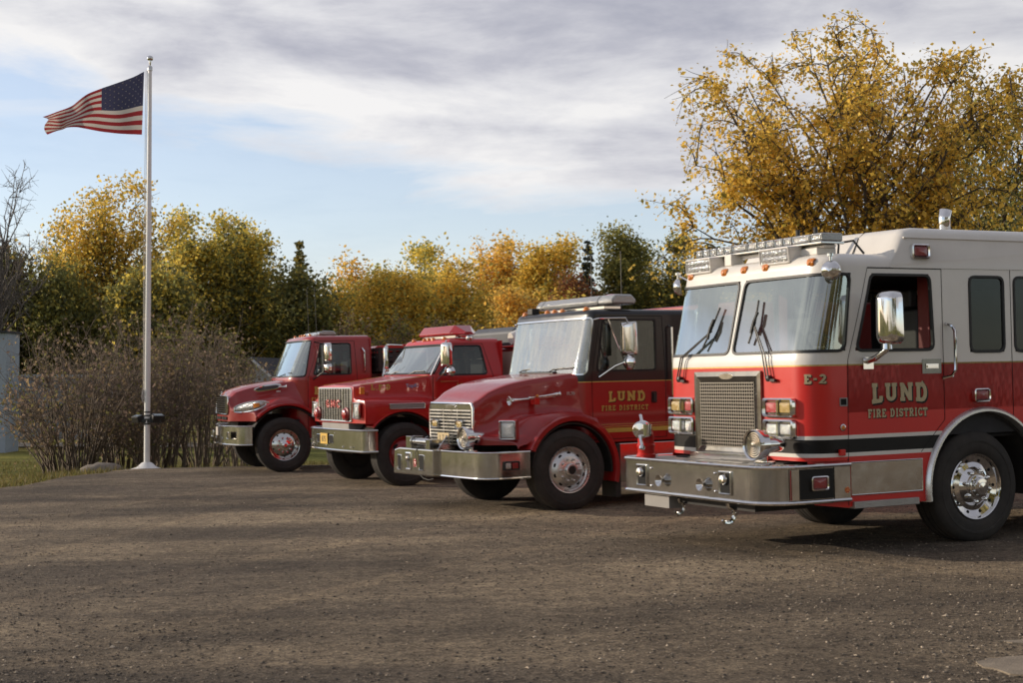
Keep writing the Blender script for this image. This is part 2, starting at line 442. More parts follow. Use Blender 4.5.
def letters(txt, h, place, half=.085, off=0.0, gap=.10, squash=1.0, arch=0.0, mb=None, mi=0, shadow=None):
    """place(s, t, off) -> point ; s runs along the text from 0, t up; returns width"""
    mb = mb or MB(); s = 0.0; W = sum(LET[c][0]+gap for c in txt)-gap; cnt = 0
    for ci, c in enumerate(txt):
        w, st = LET[c]
        for pl in st:
            pl = [Vector(p) for p in pl]; half_ = half
            L_, R_ = [], []
            for i, p in enumerate(pl):
                a = pl[max(0, i-1)]; b = pl[min(len(pl)-1, i+1)]; d = (b-a).normalized(); nn = Vector((-d.y, d.x))
                k = 1.0
                if 0 < i < len(pl)-1:
                    d1 = (pl[i]-pl[i-1]).normalized(); k = 1/max(.5, abs(nn.dot(Vector((-d1.y, d1.x)))))
                L_.append(p+nn*half_*k); R_.append(p-nn*half_*k)
            cnt += 1
            def Q(p):
                ss = (s+p.x)/W; ar = arch*(1-(2*ss-1)**2)
                return place((s+p.x)*h*squash, (p.y*(1-ar)+ar)*h if arch else p.y*h, off+.00025*(cnt % 7))
            V = [Q(p) for p in L_]+[Q(p) for p in R_]; n = len(pl)
            mb.add(V, [(i, i+1, n+i+1, n+i) for i in range(n-1)], mi)
        s += w+gap
    return mb
def textobj(txt, size, mtx, m, parent, name='lettering', ext=.001):
    cu = bpy.data.curves.new(name, 'FONT'); cu.body = txt; cu.size = size; cu.extrude = ext; cu.resolution_u = 2; cu.align_x = 'CENTER'
    cu.materials.append(M[m]); tmp = bpy.data.objects.new(name+'_curve', cu); COL.objects.link(tmp); bpy.context.view_layer.update()
    me = bpy.data.meshes.new_from_object(tmp.evaluated_get(bpy.context.evaluated_depsgraph_get())); bpy.data.objects.remove(tmp); bpy.data.curves.remove(cu)
    o = bpy.data.objects.new(name, me); COL.objects.link(o); o.parent = parent; o.matrix_local = mtx
    return o
# ------------------------------------------------------------------ parts shared by the trucks
def wheel(parent, x, yout, D, style, side=1, steer=0.0, tw=.28):
    """yout: outer side-wall plane |y|; side +1 left"""
    R = D/2; rr = R*(.60 if style == 'e' else .575)
    w = empty('wheel', Matrix.Translation((x, side*yout, R-.012)) @ Matrix.Rotation(radians(steer)+(pi if side < 0 else 0), 4, 'Z'), parent)
    t = MB()
    prof = [(rr-.005, -tw*.92), (rr+.03, -tw*.98), (R*.8, -tw-.004), (R-.035, -tw+.01), (R-.008, -tw+.03)]
    g = 4; ys = [-tw+.03+(tw-.06)*(i+.5)/g for i in range(g)]
    for y in ys: prof += [(R, y-.026), (R, y-.006), (R-.012, y-.004), (R-.012, y+.004), (R, y+.006)] if y != ys[-1] else [(R, y-.026), (R, y+.02)]
    prof += [(R-.008, -.03), (R-.035, -.01), (R-.05, -.004), (R*.84, .004), (R*.835, .007), (R*.80, .006), (R*.795, .002), (rr+.06, .004), (rr+.03, -.004), (rr+.012, -.012), (rr-.004, -.03), (rr-.005, -tw*.9)]
    t.lathe(prof, (0, 0, 0), (0, 1, 0), 72); t.build('tyre', 'rubber', w, ang=30)
    m = MB(); hb = MB(); dk = MB(); ax = (0, 1, 0)
    if style == 'e':
        m.lathe([(rr-.002, -.05), (rr, -.018), (rr-.008, -.006), (rr-.018, -.012), (rr-.03, -.045), (rr*.72, -.062), (rr*.58, -.05), (rr*.5, -.02), (rr*.44, .004), (.02, .006)], (0, 0, 0), ax, 64)
        for i in range(10):
            a = 2*pi*i/10; c = Vector((cos(a)*rr*.80, -.052, sin(a)*rr*.80)); dk.lathe([(.001, .004), (.014, .003), (.018, -.01)], c, (cos(a)*.25, 1, sin(a)*.25), 14)
        for i in range(8):
            a = 2*pi*i/8+.2; c = Vector((cos(a)*.150, -.0, sin(a)*.150))
            hb.lathe([(.022, -.03), (.021, .018), (.014, .028), (.001, .03)], c, ax, 12)
        hb.lathe([(.115, -.01), (.112, .018), (.095, .022), (.088, .06), (.078, .068), (.045, .070), (.04, .075), (.001, .078)], (0, 0, 0), ax, 36)
        m.add(dk.v, dk.f, 1); m.build('rim', ['chrome', 'dark'], w, ang=25); hb.build('hub', 'chrome', w, ang=30)
    elif style in ('f', 'm', 'g'):
        nh = {'f': 10, 'm': 10, 'g': 5}[style]; mm = 'red_old' if style == 'g' else ('alu' if style == 'f' else 'chrome_dull')
        m.lathe([(rr-.002, -.05), (rr, -.02), (rr-.006, -.008), (rr-.016, -.012), (rr-.026, -.05), (rr*.86, -.062), (rr*.80, -.05), (rr*.62, -.015), (rr*.56, -.004), (rr*.36, .004), (rr*.33, .008), (.02, .008)], (0, 0, 0), ax, 64)
        for i in range(nh):
            a = 2*pi*(i+.5)/nh; c = Vector((cos(a)*rr*.715, -.034, sin(a)*rr*.715)); sc = 1.0 if nh == 10 else 1.5
            V = []; tn = Vector((-sin(a), 0, cos(a))); rd = Vector((cos(a), -.20, sin(a))).normalized(); nm = Vector((cos(a)*.2, 1, sin(a)*.2)).normalized()
            wd, hh = (.026, .018) if style == 'f' else ((.019, .019) if style == 'm' else (.034, .024))
            V = [c+nm*.004+tn*wd*sc*cos(q)+rd*hh*sc*sin(q) for q in [2*pi*k/14 for k in range(14)]]
            dk.add(V, [tuple(range(14))])
        for i in range(10):
            a = 2*pi*i/10; c = Vector((cos(a)*rr*.47, -.002, sin(a)*rr*.47)); hb.lathe([(.017, 0), (.016, .028), (.009, .032), (.001, .032)], c, ax, 8)
        hb.lathe([(.085, -.0), (.083, .05), (.075, .058), (.06, .06), (.055, .045), (.001, .045)] if style != 'm' else [(.105, 0), (.10, .02), (.06, .03), (.055, .07), (.03, .085), (.001, .085)], (0, 0, 0), ax, 28)
        m.add(dk.v, dk.f, 1); rim = m.build('rim', [mm, 'dark'], w, ang=25)
        hb.build('hub', {'f': 'alu', 'g': 'red_old', 'm': 'chrome'}[style], w, ang=30)
        if style == 'f':
            c = MB(); c.lathe([(.052, .0475), (.001, .049)], (0, 0, 0), ax, 24); c.build('hub_bore', 'under', w)
        if style == 'm':
            c = MB()
            for i in range(10):
                a = 2*pi*i/10; c.lathe([(.015, .0), (.014, .032), (.001, .036)], Vector((cos(a)*rr*.47, 0, sin(a)*rr*.47)), ax, 8)
            c.build('nut_covers', 'red', w)
    bk = MB(); bk.lathe([(rr-.01, -.07), (rr-.01, -tw*.9), (.1, -tw*.9)], (0, 0, 0), ax, 32); bk.build('wheel_barrel', 'under', w)
    return w
def chassis(root, xf, xr, ax_list, width=.42, D=1.02):
    b = MB()
    for s in (1, -1): b.box(xr, xf, s*width-.04, s*width+.04, .62, .82)
    for x in ax_list:
        b.tube([(x, -.8, D/2), (x, .8, D/2)], .06, 10); b.tube([(x, -.5, D/2+.1), (x+.0, .5, D/2+.1)], .04, 6)
        for s in (1, -1): b.box(x-.5, x+.5, s*width-.045, s*width+.045, .5, .56)
    b.box(-.6, min(xf, .7), -.36, .36, .5, 1.05)
    b.build('chassis', 'under', root)
def seats(root, x, z, w, mt='seat'):
    for s in (1, -1):
        b = MB(); b.box(x-.25, x+.25, s*w-.25, s*w+.25, z-.4, z, 0); b.box(x-.33, x-.2, s*w-.24, s*w+.24, z, z+.62, 0); b.box(x-.33, x-.22, s*w-.13, s*w+.13, z+.64, z+.82, 0)
        b.build('seat', mt, root, bevel=.03)
def steering(root, x, y, z, tilt=35):
    b = MB(); c = Vector((x, y, z)); t = radians(tilt); n = Vector((-sin(t), 0, cos(t))); a = Vector((cos(t), 0, sin(t)))
    b.tube([c+(a*cos(q)+Vector((0, 1, 0))*sin(q))*.22 for q in [2*pi*i/28 for i in range(28)]], .016, 8, closed=True)
    b.tube([c-n*.03, c-n*.4], .03, 8); b.lathe([(.07, -.01), (.06, .02), (.001, .03)], c, n, 14)
    for q in (0.5, pi-.5, -pi/2): b.tube([c, c+(a*cos(q)+Vector((0, 1, 0))*sin(q))*.21], .011, 6)
    b.build('steering_wheel', 'plastic', root)
def rrectpts(y0, y1, z0, z1, r=.03, n=4): return rpoly([(y0, z0), (y1, z0), (y1, z1), (y0, z1)], r, n)
def frame_box(mb, x, y0, y1, z0, z1, w=.02, d=.03, r=.03, mi=0, T=None):
    """rounded rectangular bezel facing +x"""
    A = rrectpts(y0, y1, z0, z1, r); B = rrectpts(y0+w, y1-w, z0+w, z1-w, max(.004, r-w)); k = len(A)
    rows = [[(x, *p) for p in A], [(x+d*.8, *((p[0]*.97+q[0]*.03, p[1]*.97+q[1]*.03))) for p, q in zip(A, B)], [(x+d, (p[0]+q[0])/2, (p[1]+q[1])/2) for p, q in zip(A, B)], [(x+d*.5, *p) for p in B]]
    V = [Vector(p) for r_ in rows for p in r_]
    if T is not None: V = [T @ v for v in V]
    F = [(j*k+i, j*k+(i+1) % k, (j+1)*k+(i+1) % k, (j+1)*k+i) for j in range(3) for i in range(k)]
    mb.add(V, F, mi)
def lens(mb, x, y0, y1, z0, z1, r=.02, bulge=.01, mi=0, T=None):
    A = rrectpts(y0, y1, z0, z1, r); k = len(A); cy, cz = (y0+y1)/2, (z0+z1)/2
    rows = [[(x, *p) for p in A], [(x+bulge*.7, cy+(p[0]-cy)*.88, cz+(p[1]-cz)*.88) for p in A], [(x+bulge, cy+(p[0]-cy)*.4, cz+(p[1]-cz)*.4) for p in A]]
    V = [Vector(p) for r_ in rows for p in r_]; 
    if T is not None: V = [T @ v for v in V]
    F = [(j*k+i, j*k+(i+1) % k, (j+1)*k+(i+1) % k, (j+1)*k+i) for j in range(2) for i in range(k)]+[tuple(2*k+i for i in range(k))]
    mb.add(V, F, mi)
SIDE = Matrix(((0, -1, 0, 0), (1, 0, 0, 0), (0, 0, 1, 0), (0, 0, 0, 1)))   # facing +x -> facing +y ; local y -> -x
def side_T(yp, sg=1):
    """frame whose +x faces +-y at plane yp, local y runs along truck -x (left side) """
    if sg > 0: return Matrix.Translation((0, yp, 0)) @ Matrix(((0, -1, 0, 0), (1, 0, 0, 0), (0, 0, 1, 0), (0, 0, 0, 1)))
    return Matrix.Translation((0, -yp, 0)) @ Matrix(((0, 1, 0, 0), (-1, 0, 0, 0), (0, 0, 1, 0), (0, 0, 0, 1)))
def outline(half, xf, xr, r, bow=0.0, n=8):
    """plan outline right-rear -> front -> left-rear"""
    P = [(xr, half)]+[(xf-r-bow+r*cos(a), half-r+r*sin(a)) for a in [pi/2*(1-i/n) for i in range(n+1)]]
    for i in range(1, 6):
        y = (half-r)*(1-i/6); P.append((xf-bow*(y/(half-r))**2, y))
    R = [(x, -y) for x, y in P[:]][::-1]
    return P+[(xf, 0)]+R
def band(mb, P, z0, z1, mi=0, flare=0):
    """curved sheet following plan outline P"""
    k = len(P); V = [(x, y, z0) for x, y in P]+[(x, y, z1) for x, y in P]
    mb.add(V, [(i, i+1, k+i+1, k+i) for i in range(k-1)], mi)
def deck(mb, P, z, mi=0):
    k = len(P); V = [(x, y, z) for x, y in P]; F = []
    i, j = 0, k-1
    while i < j-1: F.append((i, i+1, j-1, j) if i+1 != j-1 else (i, i+1, j)); i += 1; j -= 1
    mb.add(V, F, mi)
def on_dir(loc, d, up=(0, 0, 1)):
    """matrix at loc whose +x points along d"""
    d = Vector(d).normalized(); y = Vector(up).cross(d).normalized(); z = d.cross(y)
    return Matrix(((d.x, y.x, z.x, loc[0]), (d.y, y.y, z.y, loc[1]), (d.z, y.z, z.z, loc[2]), (0, 0, 0, 1)))
def siren(root, loc, d=(1, 0, 0), s=1.0):
    T = on_dir(loc, d); c = T.translation; ax = T.to_3x3() @ Vector((1, 0, 0))
    b = MB(); b.lathe([(.001, -.30*s), (.035*s, -.285*s), (.06*s, -.24*s), (.072*s, -.15*s), (.075*s, -.08*s), (.12*s, -.06*s), (.128*s, 0), (.131*s, .03*s), (.124*s, .045*s), (.112*s, .036*s), (.108*s, .0)], c, ax, 36)
    up = T.to_3x3() @ Vector((0, 0, 1))
    b.tube([c-ax*.08*s-up*.17*s, c-ax*.08*s], .03*s, 10); b.tube([c-ax*.08*s-up*.165*s, c-ax*.08*s-up*.14*s], .09*s, 16)
    o = b.build('siren', 'chrome', root)
    g = MB()
    for r in (.10, .082, .064, .046, .028): g.tube([c+ax*(.02+.012*(1-r/.1))*s+(T.to_3x3() @ Vector((0, cos(q), sin(q))))*r*s for q in [2*pi*i/28 for i in range(28)]], .0045*s, 5, closed=True)
    for i in range(10):
        q = 2*pi*i/10; v = T.to_3x3() @ Vector((0, cos(q), sin(q))); g.tube([c+ax*.02*s+v*.02*s, c+ax*.02*s+v*.108*s], .003*s, 4)
    g.lathe([(.024*s, .03*s), (.02*s, .04*s), (.001, .042*s)], c, ax, 14)
    g.build('siren_grille', 'chrome_dull', o)
    h = MB(); h.lathe([(.107*s, .004), (.001, .004)], c, ax, 20); h.build('siren_rotor', 'dark', o)
def hook(root, x, y, z, mt='chrome_dull', s=1.0):
    b = MB(); pts = [(x, y, z+.07*s)]+[(x+.0+.05*s*cos(a), y, z-.01+.05*s*sin(a)) for a in [radians(100+i*25) for i in range(10)]]
    b.tube(pts, [.014*s]*(len(pts)-1)+[.008*s], 8); b.build('tow_hook', mt, root)
def trumpet(mb, p0, p1, r0=.012, r1=.055, n=12):
    p0, p1 = Vector(p0), Vector(p1); l = (p1-p0).length
    mb.lathe([(.001, 0), (r0*1.6, .002), (r0*1.6, .03), (r0, .04), (r0*1.05, l*.5), (r0*1.5, l*.78), (r0*2.3, l*.9), (r1*.75, l*.97), (r1, l), (r1*.93, l+.002), (r1*.6, l*.96), (r0, l*.88)], p0, (p1-p0), 20)
def cabwall(mb, w, x, z0, z1, mi=0): mb.box(x-.03, x, -w, w, z0, z1, mi)
def domes(root, pts, mt='lens_amber', r=.035, name='marker_light'):
    for p in pts:
        b = MB(); b.lathe([(r*1.35, 0), (r*1.3, .008), (r, .012), (r*.85, .03), (r*.5, .042), (.001, .046)], p, (.3, 0, 1), 14); b.build(name, mt, root)
def grab(root, pts, r=.016, mt='chrome', name='grab_handle'):
    b = MB(); b.tube(pts, r, 8); b.build(name, mt, root)
def prect(mb, T, y0, y1, z0, z1, x=0.0, mi=0):
    mb.add([T @ Vector((x, *p)) for p in ((y0, z0), (y1, z0), (y1, z1), (y0, z1))], [(0, 1, 2, 3)], mi)
def seam(mb, shell, pts, w=.006, off=.002):
    """dark panel gap following (u,z) points"""
    for (a, b) in zip(pts[:-1], pts[1:]):
        a, b = Vector(a), Vector(b); d = (b-a).normalized(); n = Vector((-d.y, d.x))*w/2; k = max(1, int((b-a).length/.08))
        for i in range(k):
            p, q = a+(b-a)*i/k, a+(b-a)*(i+1)/k
            mb.add([shell.pt(p.x-n.x, p.y-n.y, off), shell.pt(q.x-n.x, q.y-n.y, off), shell.pt(q.x+n.x, q.y+n.y, off), shell.pt(p.x+n.x, p.y+n.y, off)], [(0, 1, 2, 3)])
def mirror_head(root, c, wx, h, d=(1, 0, 0), thick=.09, mt='chrome', r=.03, name='mirror'):
    """housing centred at c, facing back; d = direction its shell faces"""
    T = on_dir(c, d); b = MB(); P = rpoly([(-wx/2, -h/2), (wx/2, -h/2), (wx/2*.92, h/2), (-wx/2*.92, h/2)], r, 4)
    cy = 0; rows = [(-thick*.5, 1), (-thick*.1, 1.0), (thick*.25, .93), (thick*.45, .75), (thick*.5, .4)]
    k = len(P); V = []
    for x, s in rows: V += [T @ Vector((x, p[0]*s, p[1]*(1-(1-s)*wx/h))) for p in P]
    F = [(j*k+i, j*k+(i+1) % k, (j+1)*k+(i+1) % k, (j+1)*k+i) for j in range(len(rows)-1) for i in range(k)]+[tuple((len(rows)-1)*k+i for i in range(k)), tuple(range(k))]
    b.add(V, F); o = b.build(name, mt, root, ang=50)
    g = MB(); A = rrectpts(-wx/2+.015, wx/2-.015, -h/2+.015, h/2-.015, r*.7); g.add([T @ Vector((-thick*.5-.003, *p)) for p in A], [tuple(range(len(A)))]); g.build('mirror_glass', 'chrome', o)
    return o
# ------------------------------------------------------------------ the near engine with a flat-fronted cab
def engine_cabover():
    root = tag(empty('fire_engine', pose(4.00987, 15.33254, -153.062)), 'flat-fronted red and white fire engine with a big wire grille and E-2 beside its headlights', 'fire engine', 'fire trucks parked in a row')
    W = 1.22
    def xf(z): return 2.05 if z < 1.80 else 2.05-.20*(min(z, 2.66)-1.80)/.80
    sh = Shell(W, .25, xf, .9, .03); uX = sh.uX
    ZG0, ZG1 = 1.735, 1.75
    mats = ['red', 'white', 'gold', 'blackstripe', 'under', 'tread']
    b = MB()
    XR = -2.55
    def mcol(u, z):
        if z > ZG1: return 1
        if z > ZG0: return 2
        if 1.056 < z < 1.092 or .894 < z < .93: return 1
        if .93 < z < 1.056: return 3
        return 0
    wsL = [(.035, 1.875), (uX(1.63), 1.875), (uX(1.66), 2.585), (.045, 2.585)]
    wsR = [(-x, z) for x, z in wsL]
    def win(x0, x1, x2, x3, z0, z1): return [(uX(x0), z0), (uX(x1), z0), (uX(x2), z1), (uX(x3), z1)]
    door = win(1.49, .53, .56, 1.36, 1.875, 2.585)
    w2 = win(.05, -.39, -.39, .05, 1.85, 2.58); w3 = win(-.54, -1.05, -1.05, -.54, 1.85, 2.58)
    holes = []
    for p in (wsL, door, w2, w3): holes += [p, [(-x, z) for x, z in p]]
    br = [ZG0, ZG1, 1.056, 1.092, .894, .93]
    sh.wall(b, 1.30, 2.66, -uX(XR), uX(XR), holes, br, mcol, st=.03)
    # below the windows: front and corners come down behind the bumper
    sh.wall(b, .86, 1.30, -uX(1.60), uX(1.60), (), br, mcol, st=.04)
    # lower side panels with the wheel arch cut out
    acx, acz, ar = -.10, .53, .735
    for sg in (1, -1):
        zs = withbreaks(lin(.43, 1.30, .035), br)
        def ax_(z): return sqrt(max(0, ar*ar-(z-acz)**2))
        for z0, z1 in zip(zs[:-1], zs[1:]):
            mi = mcol(0, (z0+z1)/2); y = sg*(W-.0); ym = sh.pt(sg*uX(.5), 1).y
            b.add([(1.60, ym, z0), (acx+ax_(z0), ym, z0), (acx+ax_(z1), ym, z1), (1.60, ym, z1)], [(0, 1, 2, 3)], mi)
            b.add([(XR, ym, z0), (acx-ax_(z0), ym, z0), (acx-ax_(z1), ym, z1), (XR, ym, z1)], [(0, 1, 2, 3)], mi)
        # filler from 1.6 forward, low red valance behind the bumper
        b.add([(1.95, sg*1.15, .46), (1.60, sg*W, .42), (1.60, sg*W, .86), (2.0, sg*1.12, .86)], [(0, 1, 2, 3)], 0)
    # roofs
    us = uX(XR)
    sh.roof(b, 2.66, [(.035, .004), (.075, .025), (.105, .06), (.125, .11), (.14, .25)], uX(XR), 1)
    cabwall(b, W-.02, XR, .45, 2.7, 1)
    body = b.build('cab', mats, root, ang=50)
    # raised roof
    r = MB(); prof = [(XR, 2.655), (1.04, 2.655), (1.04, 2.70), (.90, 2.985), (.83, 3.035), (.70, 3.05), (XR, 3.05)]
    def rr(yk, ins): return [(x, z-ins if z > 2.9 else z) for x, z in prof]
    ys = [(-W-.006, .10), (-W+.01, .055), (-W+.045, .02), (-W+.10, 0), (0, -.02), (W-.10, 0), (W-.045, .02), (W-.01, .055), (W+.006, .10)]
    V = []; k = len(prof)
    for y, ins in ys: V += [(x, y, z-ins if z > 2.9 else z) for x, z in prof]
    F = [(j*k+i, j*k+(i+1) % k, (j+1)*k+(i+1) % k, (j+1)*k+i) for j in range(len(ys)-1) for i in range(k)]+[tuple(range(k)), tuple((len(ys)-1)*k+i for i in range(k))]
    r.add(V, F); rf = r.build('raised_roof', 'white', root, ang=60)
    g = MB()
    for s in (1, -1): g.tube([(.88, s*(W+.008), 2.945), (XR, s*(W+.008), 2.945)], .009, 6)
    g.build('gutter', 'white', rf)
    jt = MB()
    for y in (.62, -.62): jt.tube([(1.045, y, 2.72), (.905, y, 2.985), (.83, y, 3.045), (XR, y, 3.06)], .006, 6)
    jt.build('roof_seam', 'gasket', rf)
    # glass, gaskets
    for p, nm in ((wsL, 'windshield'), (wsR, 'windshield')):
        q = MB(); sh.glass(q, p); w = q.build(nm, 'ws', root)
        q = MB(); sh.gasket(q, p, .032, .075, .010); q.build('window_seal', 'gasket', w)
    for sg in (1, -1):
        for p, mt, nm in ((door, 'glass', 'door_window'), (w2, 'tint', 'side_window'), (w3, 'tint', 'side_window')):
            p = [(sg*x, z) for x, z in p]; q = MB()
            if not (nm == 'door_window' and sg > 0): sh.glass(q, p); w = q.build(nm, mt, root); par = w
            else: par = root     # the driver's window is wound down
            q = MB(); sh.gasket(q, p, .032, .07, .010); q.build('window_seal', 'gasket', par)
    # seams
    q = MB()
    for sg in (1, -1):
        S = lambda pts: [(sg*uX(x), z) for x, z in pts]
        seam(q, sh, S([(1.61, .44), (1.58, 1.79), (1.42, 2.648), (.41, 2.648), (.41, 1.20)]), .007)
        seam(q, sh, S([(.72, .90), (.60, 1.02), (.41, 1.2)]), .006)
        seam(q, sh, S([(-.49, 2.93), (-.49, 1.2)]), .007); seam(q, sh, S([(-1.2, 2.64), (-1.2, 1.2)]), .007)
        seam(q, sh, S([(1.42, 2.655), (-2.5, 2.655)]), .004)
    q.build('door_gap', 'dark', root)
    # lettering on both doors
    def pl(sg, X0, Z0, y=W+.002):
        yy = sh.pt(uX(.5), 1).y+.003
        if sg > 0: return lambda s, t, o: (X0-s, yy+o, Z0+t)
        return lambda s, t, o: (X0-1.35+.62+s-.6, -yy-o, Z0+t)
    for sg in (1, -1):
        X0 = 1.31 if sg > 0 else 1.31
        for off, mt, dx in ((0.0, 'blackstripe', .012), (.002, 'tan', 0)):
            m = letters('LUND', .185, pl(sg, X0-dx, 1.375-dx), half=.105 if mt == 'tan' else .135, off=off, gap=.13, squash=1.13, arch=.12)
            m.build('lettering', mt, root, smooth=False)
            m = letters('FIRE DISTRICT', .078, pl(sg, X0+.05-dx*.5, 1.245-dx*.5), half=.095 if mt == 'tan' else .13, off=off, gap=.13, squash=1.04)
            m.build('lettering', mt, root, smooth=False)
    for off, mt, dz in ((.003, 'blackstripe', -.006), (.005, 'tan', 0)):
        u0 = sh.a-.03
        m = letters('E-2', .085, lambda s, t, o: sh.pt(u0+.16+s-dz, 1.575+t+dz, .001+o), half=.11 if mt == 'tan' else .14, off=off, gap=.12, squash=1.25); m.build('lettering', mt, root, smooth=False)
    # side marker lamps, vents
    def lamp(T, y0, y1, z0, z1, lm, nm='marker_lamp', w=.022, d=.03):
        q = MB(); frame_box(q, 0, y0, y1, z0, z1, w, d, .03, 0, T); o = q.build(nm, 'chrome', root)
        q = MB(); lens(q, d*.35, y0+w*.9, y1-w*.9, z0+w*.9, z1-w*.9, .012, d*.5, 0, T); q.build('lens', lm, o)
        return o
    for sg in (1, -1):
        T = side_T(sh.pt(uX(.4), 1).y+.001, sg); k = sg
        def ly(x0, x1): return (min(-k*x0, -k*x1), max(-k*x0, -k*x1))
        lamp(T, *ly(.80, .575), 2.745, 2.885, 'lens_dkred', 'warning_light', .025, .05)
        lamp(T, *ly(.05, -.16), 1.36, 1.49, 'lens_dkred', 'warning_light', .02, .045)
        q = MB(); frame_box(q, 0, *ly(1.60, 1.69), 1.36, 1.44, .012, .008, .01, 0, T); v = q.build('vent', 'grey', root); q = MB(); prect(q, T, *ly(1.605, 1.685), 1.365, 1.435, .003); q.build('vent_opening', 'dark', v)
        q = MB(); q.lathe([(.032, 0), (.032, .008), (.022, .012)], T @ Vector((0, -k*1.66, 1.165)), T.to_3x3() @ Vector((1, 0, 0)), 18); v = q.build('side_marker', 'chrome', root)
        q = MB(); q.lathe([(.023, .008), (.018, .02), (.001, .024)], T @ Vector((0, -k*1.66, 1.165)), T.to_3x3() @ Vector((1, 0, 0)), 14); q.build('lens', 'lens_amber', v)
        # latch, handle, grab rail
        q = MB(); prect(q, T, *ly(.44, .68), 1.645, 1.785, .004); h = q.build('door_handle', 'darksteel', root)
        q = MB(); q.box(.006, .022, *ly(.49, .63), 1.70, 1.725, 0, T); q.box(.004, .012, *ly(.48, .64), 1.69, 1.74, 0, T); q.build('handle_grip', 'chrome', h, bevel=.004)
        y = (sh.pt(uX(.4), 1).y)*k; grab(root, [(.37, y, 2.12), (.36, y+.07*k, 2.10), (.34, y+.09*k, 2.05), (.34, y+.09*k, 1.68), (.37, y+.07*k, 1.62), (.42, y, 1.60)], .017)
        # arch trim and liner
        q = MB(); flare(q, acx, acz, ar-.012, ar+.045, -8, 188, .9, W+.045, k, n=44, lip=.02); q.build('wheel_arch_trim', 'alu', root)
        q = MB(); flare(q, acx, acz, ar-.03, ar-.015, -10, 190, .55, W-.03, k); q.box(acx-ar, acx+ar, k*.53-.01, k*.53+.01, .45, 1.28); q.build('wheel_well', 'under', root)
        # stainless lower panel, step
        q = MB(); prect(q, T, *ly(1.575, .72), .535, .835, .004); s_ = q.build('stainless_panel', 'steel', root)
        q = MB(); frame_box(q, 0, *ly(1.58, .71), .53, .842, .012, .008, .01, 0, T); q.build('panel_trim', 'chrome_dull', s_)
        q = MB(); q.box(.78, 1.565, *sorted((k*.95, k*(W+.03))), .41, .475); q.build('cab_step', 'tread', root, bevel=.006)
        prz = MB(); prz.box(.0, .04, *ly(1.66, 1.72), .905, .965, 0, T); prz.build('latch', 'red', root, bevel=.008)
    # grille
    q = MB(); GXf = 2.052
    frame_box(q, GXf-.006, -.585, .535, .865, 1.705, .10, .03, .012); gr = q.build('grille', 'darksteel', root, ang=20)
    q = MB(); q.box(GXf-.012, GXf-.002, -.50, .45, .90, 1.66); q.build('grille_backing', 'dark', gr)
    q = MB()
    for i in range(25): y = -.485+i*.9/24; q.box(GXf+.004, GXf+.010, y-.0045, y+.0045, .925, 1.60)
    for i in range(21): z = .93+i*.66/20; q.box(GXf+.009, GXf+.016, -.49, .42, z-.005, z+.005)
    q.build('grille_mesh', 'mesh', gr, smooth=False)
    q = MB(); P = [(.12*cos(a), .033*sin(a)) for a in [2*pi*i/20 for i in range(20)]]
    q.prism([(-.02+p[0], 1.655+p[1]) for p in P], GXf+.018, GXf+.026, 'x'); q.build('nameplate', 'steel', gr, bevel=.004)
    # headlight clusters
    for sg in (1, -1):
        for z0, z1, mm in ((1.265, 1.445, ('lens_red', 'lens_gold')), (1.065, 1.245, ('lens_clear', 'lens_clear'))):
            y0, y1 = (.56, 1.02); yc = (y0+y1)/2
            a = radians(0); T = Matrix.Translation((2.035, 0, 0))
            sh_ = 0 if sg > 0 else .05; y0, y1 = y0+sh_, y1+sh_; ya, yb = sorted((sg*y0, sg*y1))
            q = MB(); frame_box(q, 0, ya, yb, z0, z1, .03, .055, .035, 0, T); q.box(.0, .048, (ya+yb)/2-.008, (ya+yb)/2+.008, z0+.02, z1-.02, 0, T); hl = q.build('headlight' if z0 < 1.2 else 'warning_light', 'chrome', root)
            q = MB(); prect(q, T, ya+.02, yb-.02, z0+.02, z1-.02, .012); q.build('reflector', 'chrome_dull', hl)
            for (l0, l1, m) in ((y0+.04, yc-.015, mm[0]), (yc+.015, y1-.04, mm[1])):
                la, lb = sorted((sg*l0, sg*l1)); q = MB(); lens(q, .02, la, lb, z0+.038, z1-.038, .02, .02, 0, T); q.build('lens', m, hl)
    # marker lamps over the windshield
    for y in (-.98, -.36, -.02, .33, 1.0):
        q = MB(); x = sh.base(y, 2.66, .03).x; q.lathe([(.03, -.05), (.045, -.03), (.045, .03), (.03, .05)], (x, y, 2.705), (0, 1, 0), 10); q.lathe([(.028, 0), (.02, .014), (.001, .02)], (x+.035, y, 2.705), (1, 0, .3), 12); q.build('roof_marker_light', 'lens_amber', root)
    # scene lights on the brow
    for y0, y1 in ((-1.05, -.60), (.24, .70)):
        x = 1.78; T = on_dir((x, 0, 2.81), (1, 0, -.08)); q = MB(); q.box(-.13, .04, y0, y1, -.08, .08, 0, T); hl = q.build('scene_light', 'white', root, bevel=.02)
        q = MB(); frame_box(q, .035, y0, y1, -.08, .08, .02, .02, .02, 0, T); q.build('light_bezel', 'white', hl)
        q = MB(); prect(q, T, y0+.02, y1-.02, -.062, .062, .043); 
        for i in range(6):
            for j in range(2): c0 = y0+.03+(y1-y0-.06)*i/6; q.lathe([(.034, .044), (.024, .05), (.008, .052), (.001, .060)], T @ Vector((0, c0+.035, -.03+.06*j)), T.to_3x3() @ Vector((1, 0, 0)), 10)
        q.build('lens', 'lens_clear', hl)
        q = MB(); q.tube([(x-.06, (y0+y1)/2, 2.69), (x-.06, (y0+y1)/2, 2.75)], .03, 8); q.build('light_bracket', 'chrome_dull', hl)
    # lightbar
    q = MB(); 
    for y in (-.82, .80): q.box(1.45, 1.68, y-.14, y+.14, 2.79, 2.86)
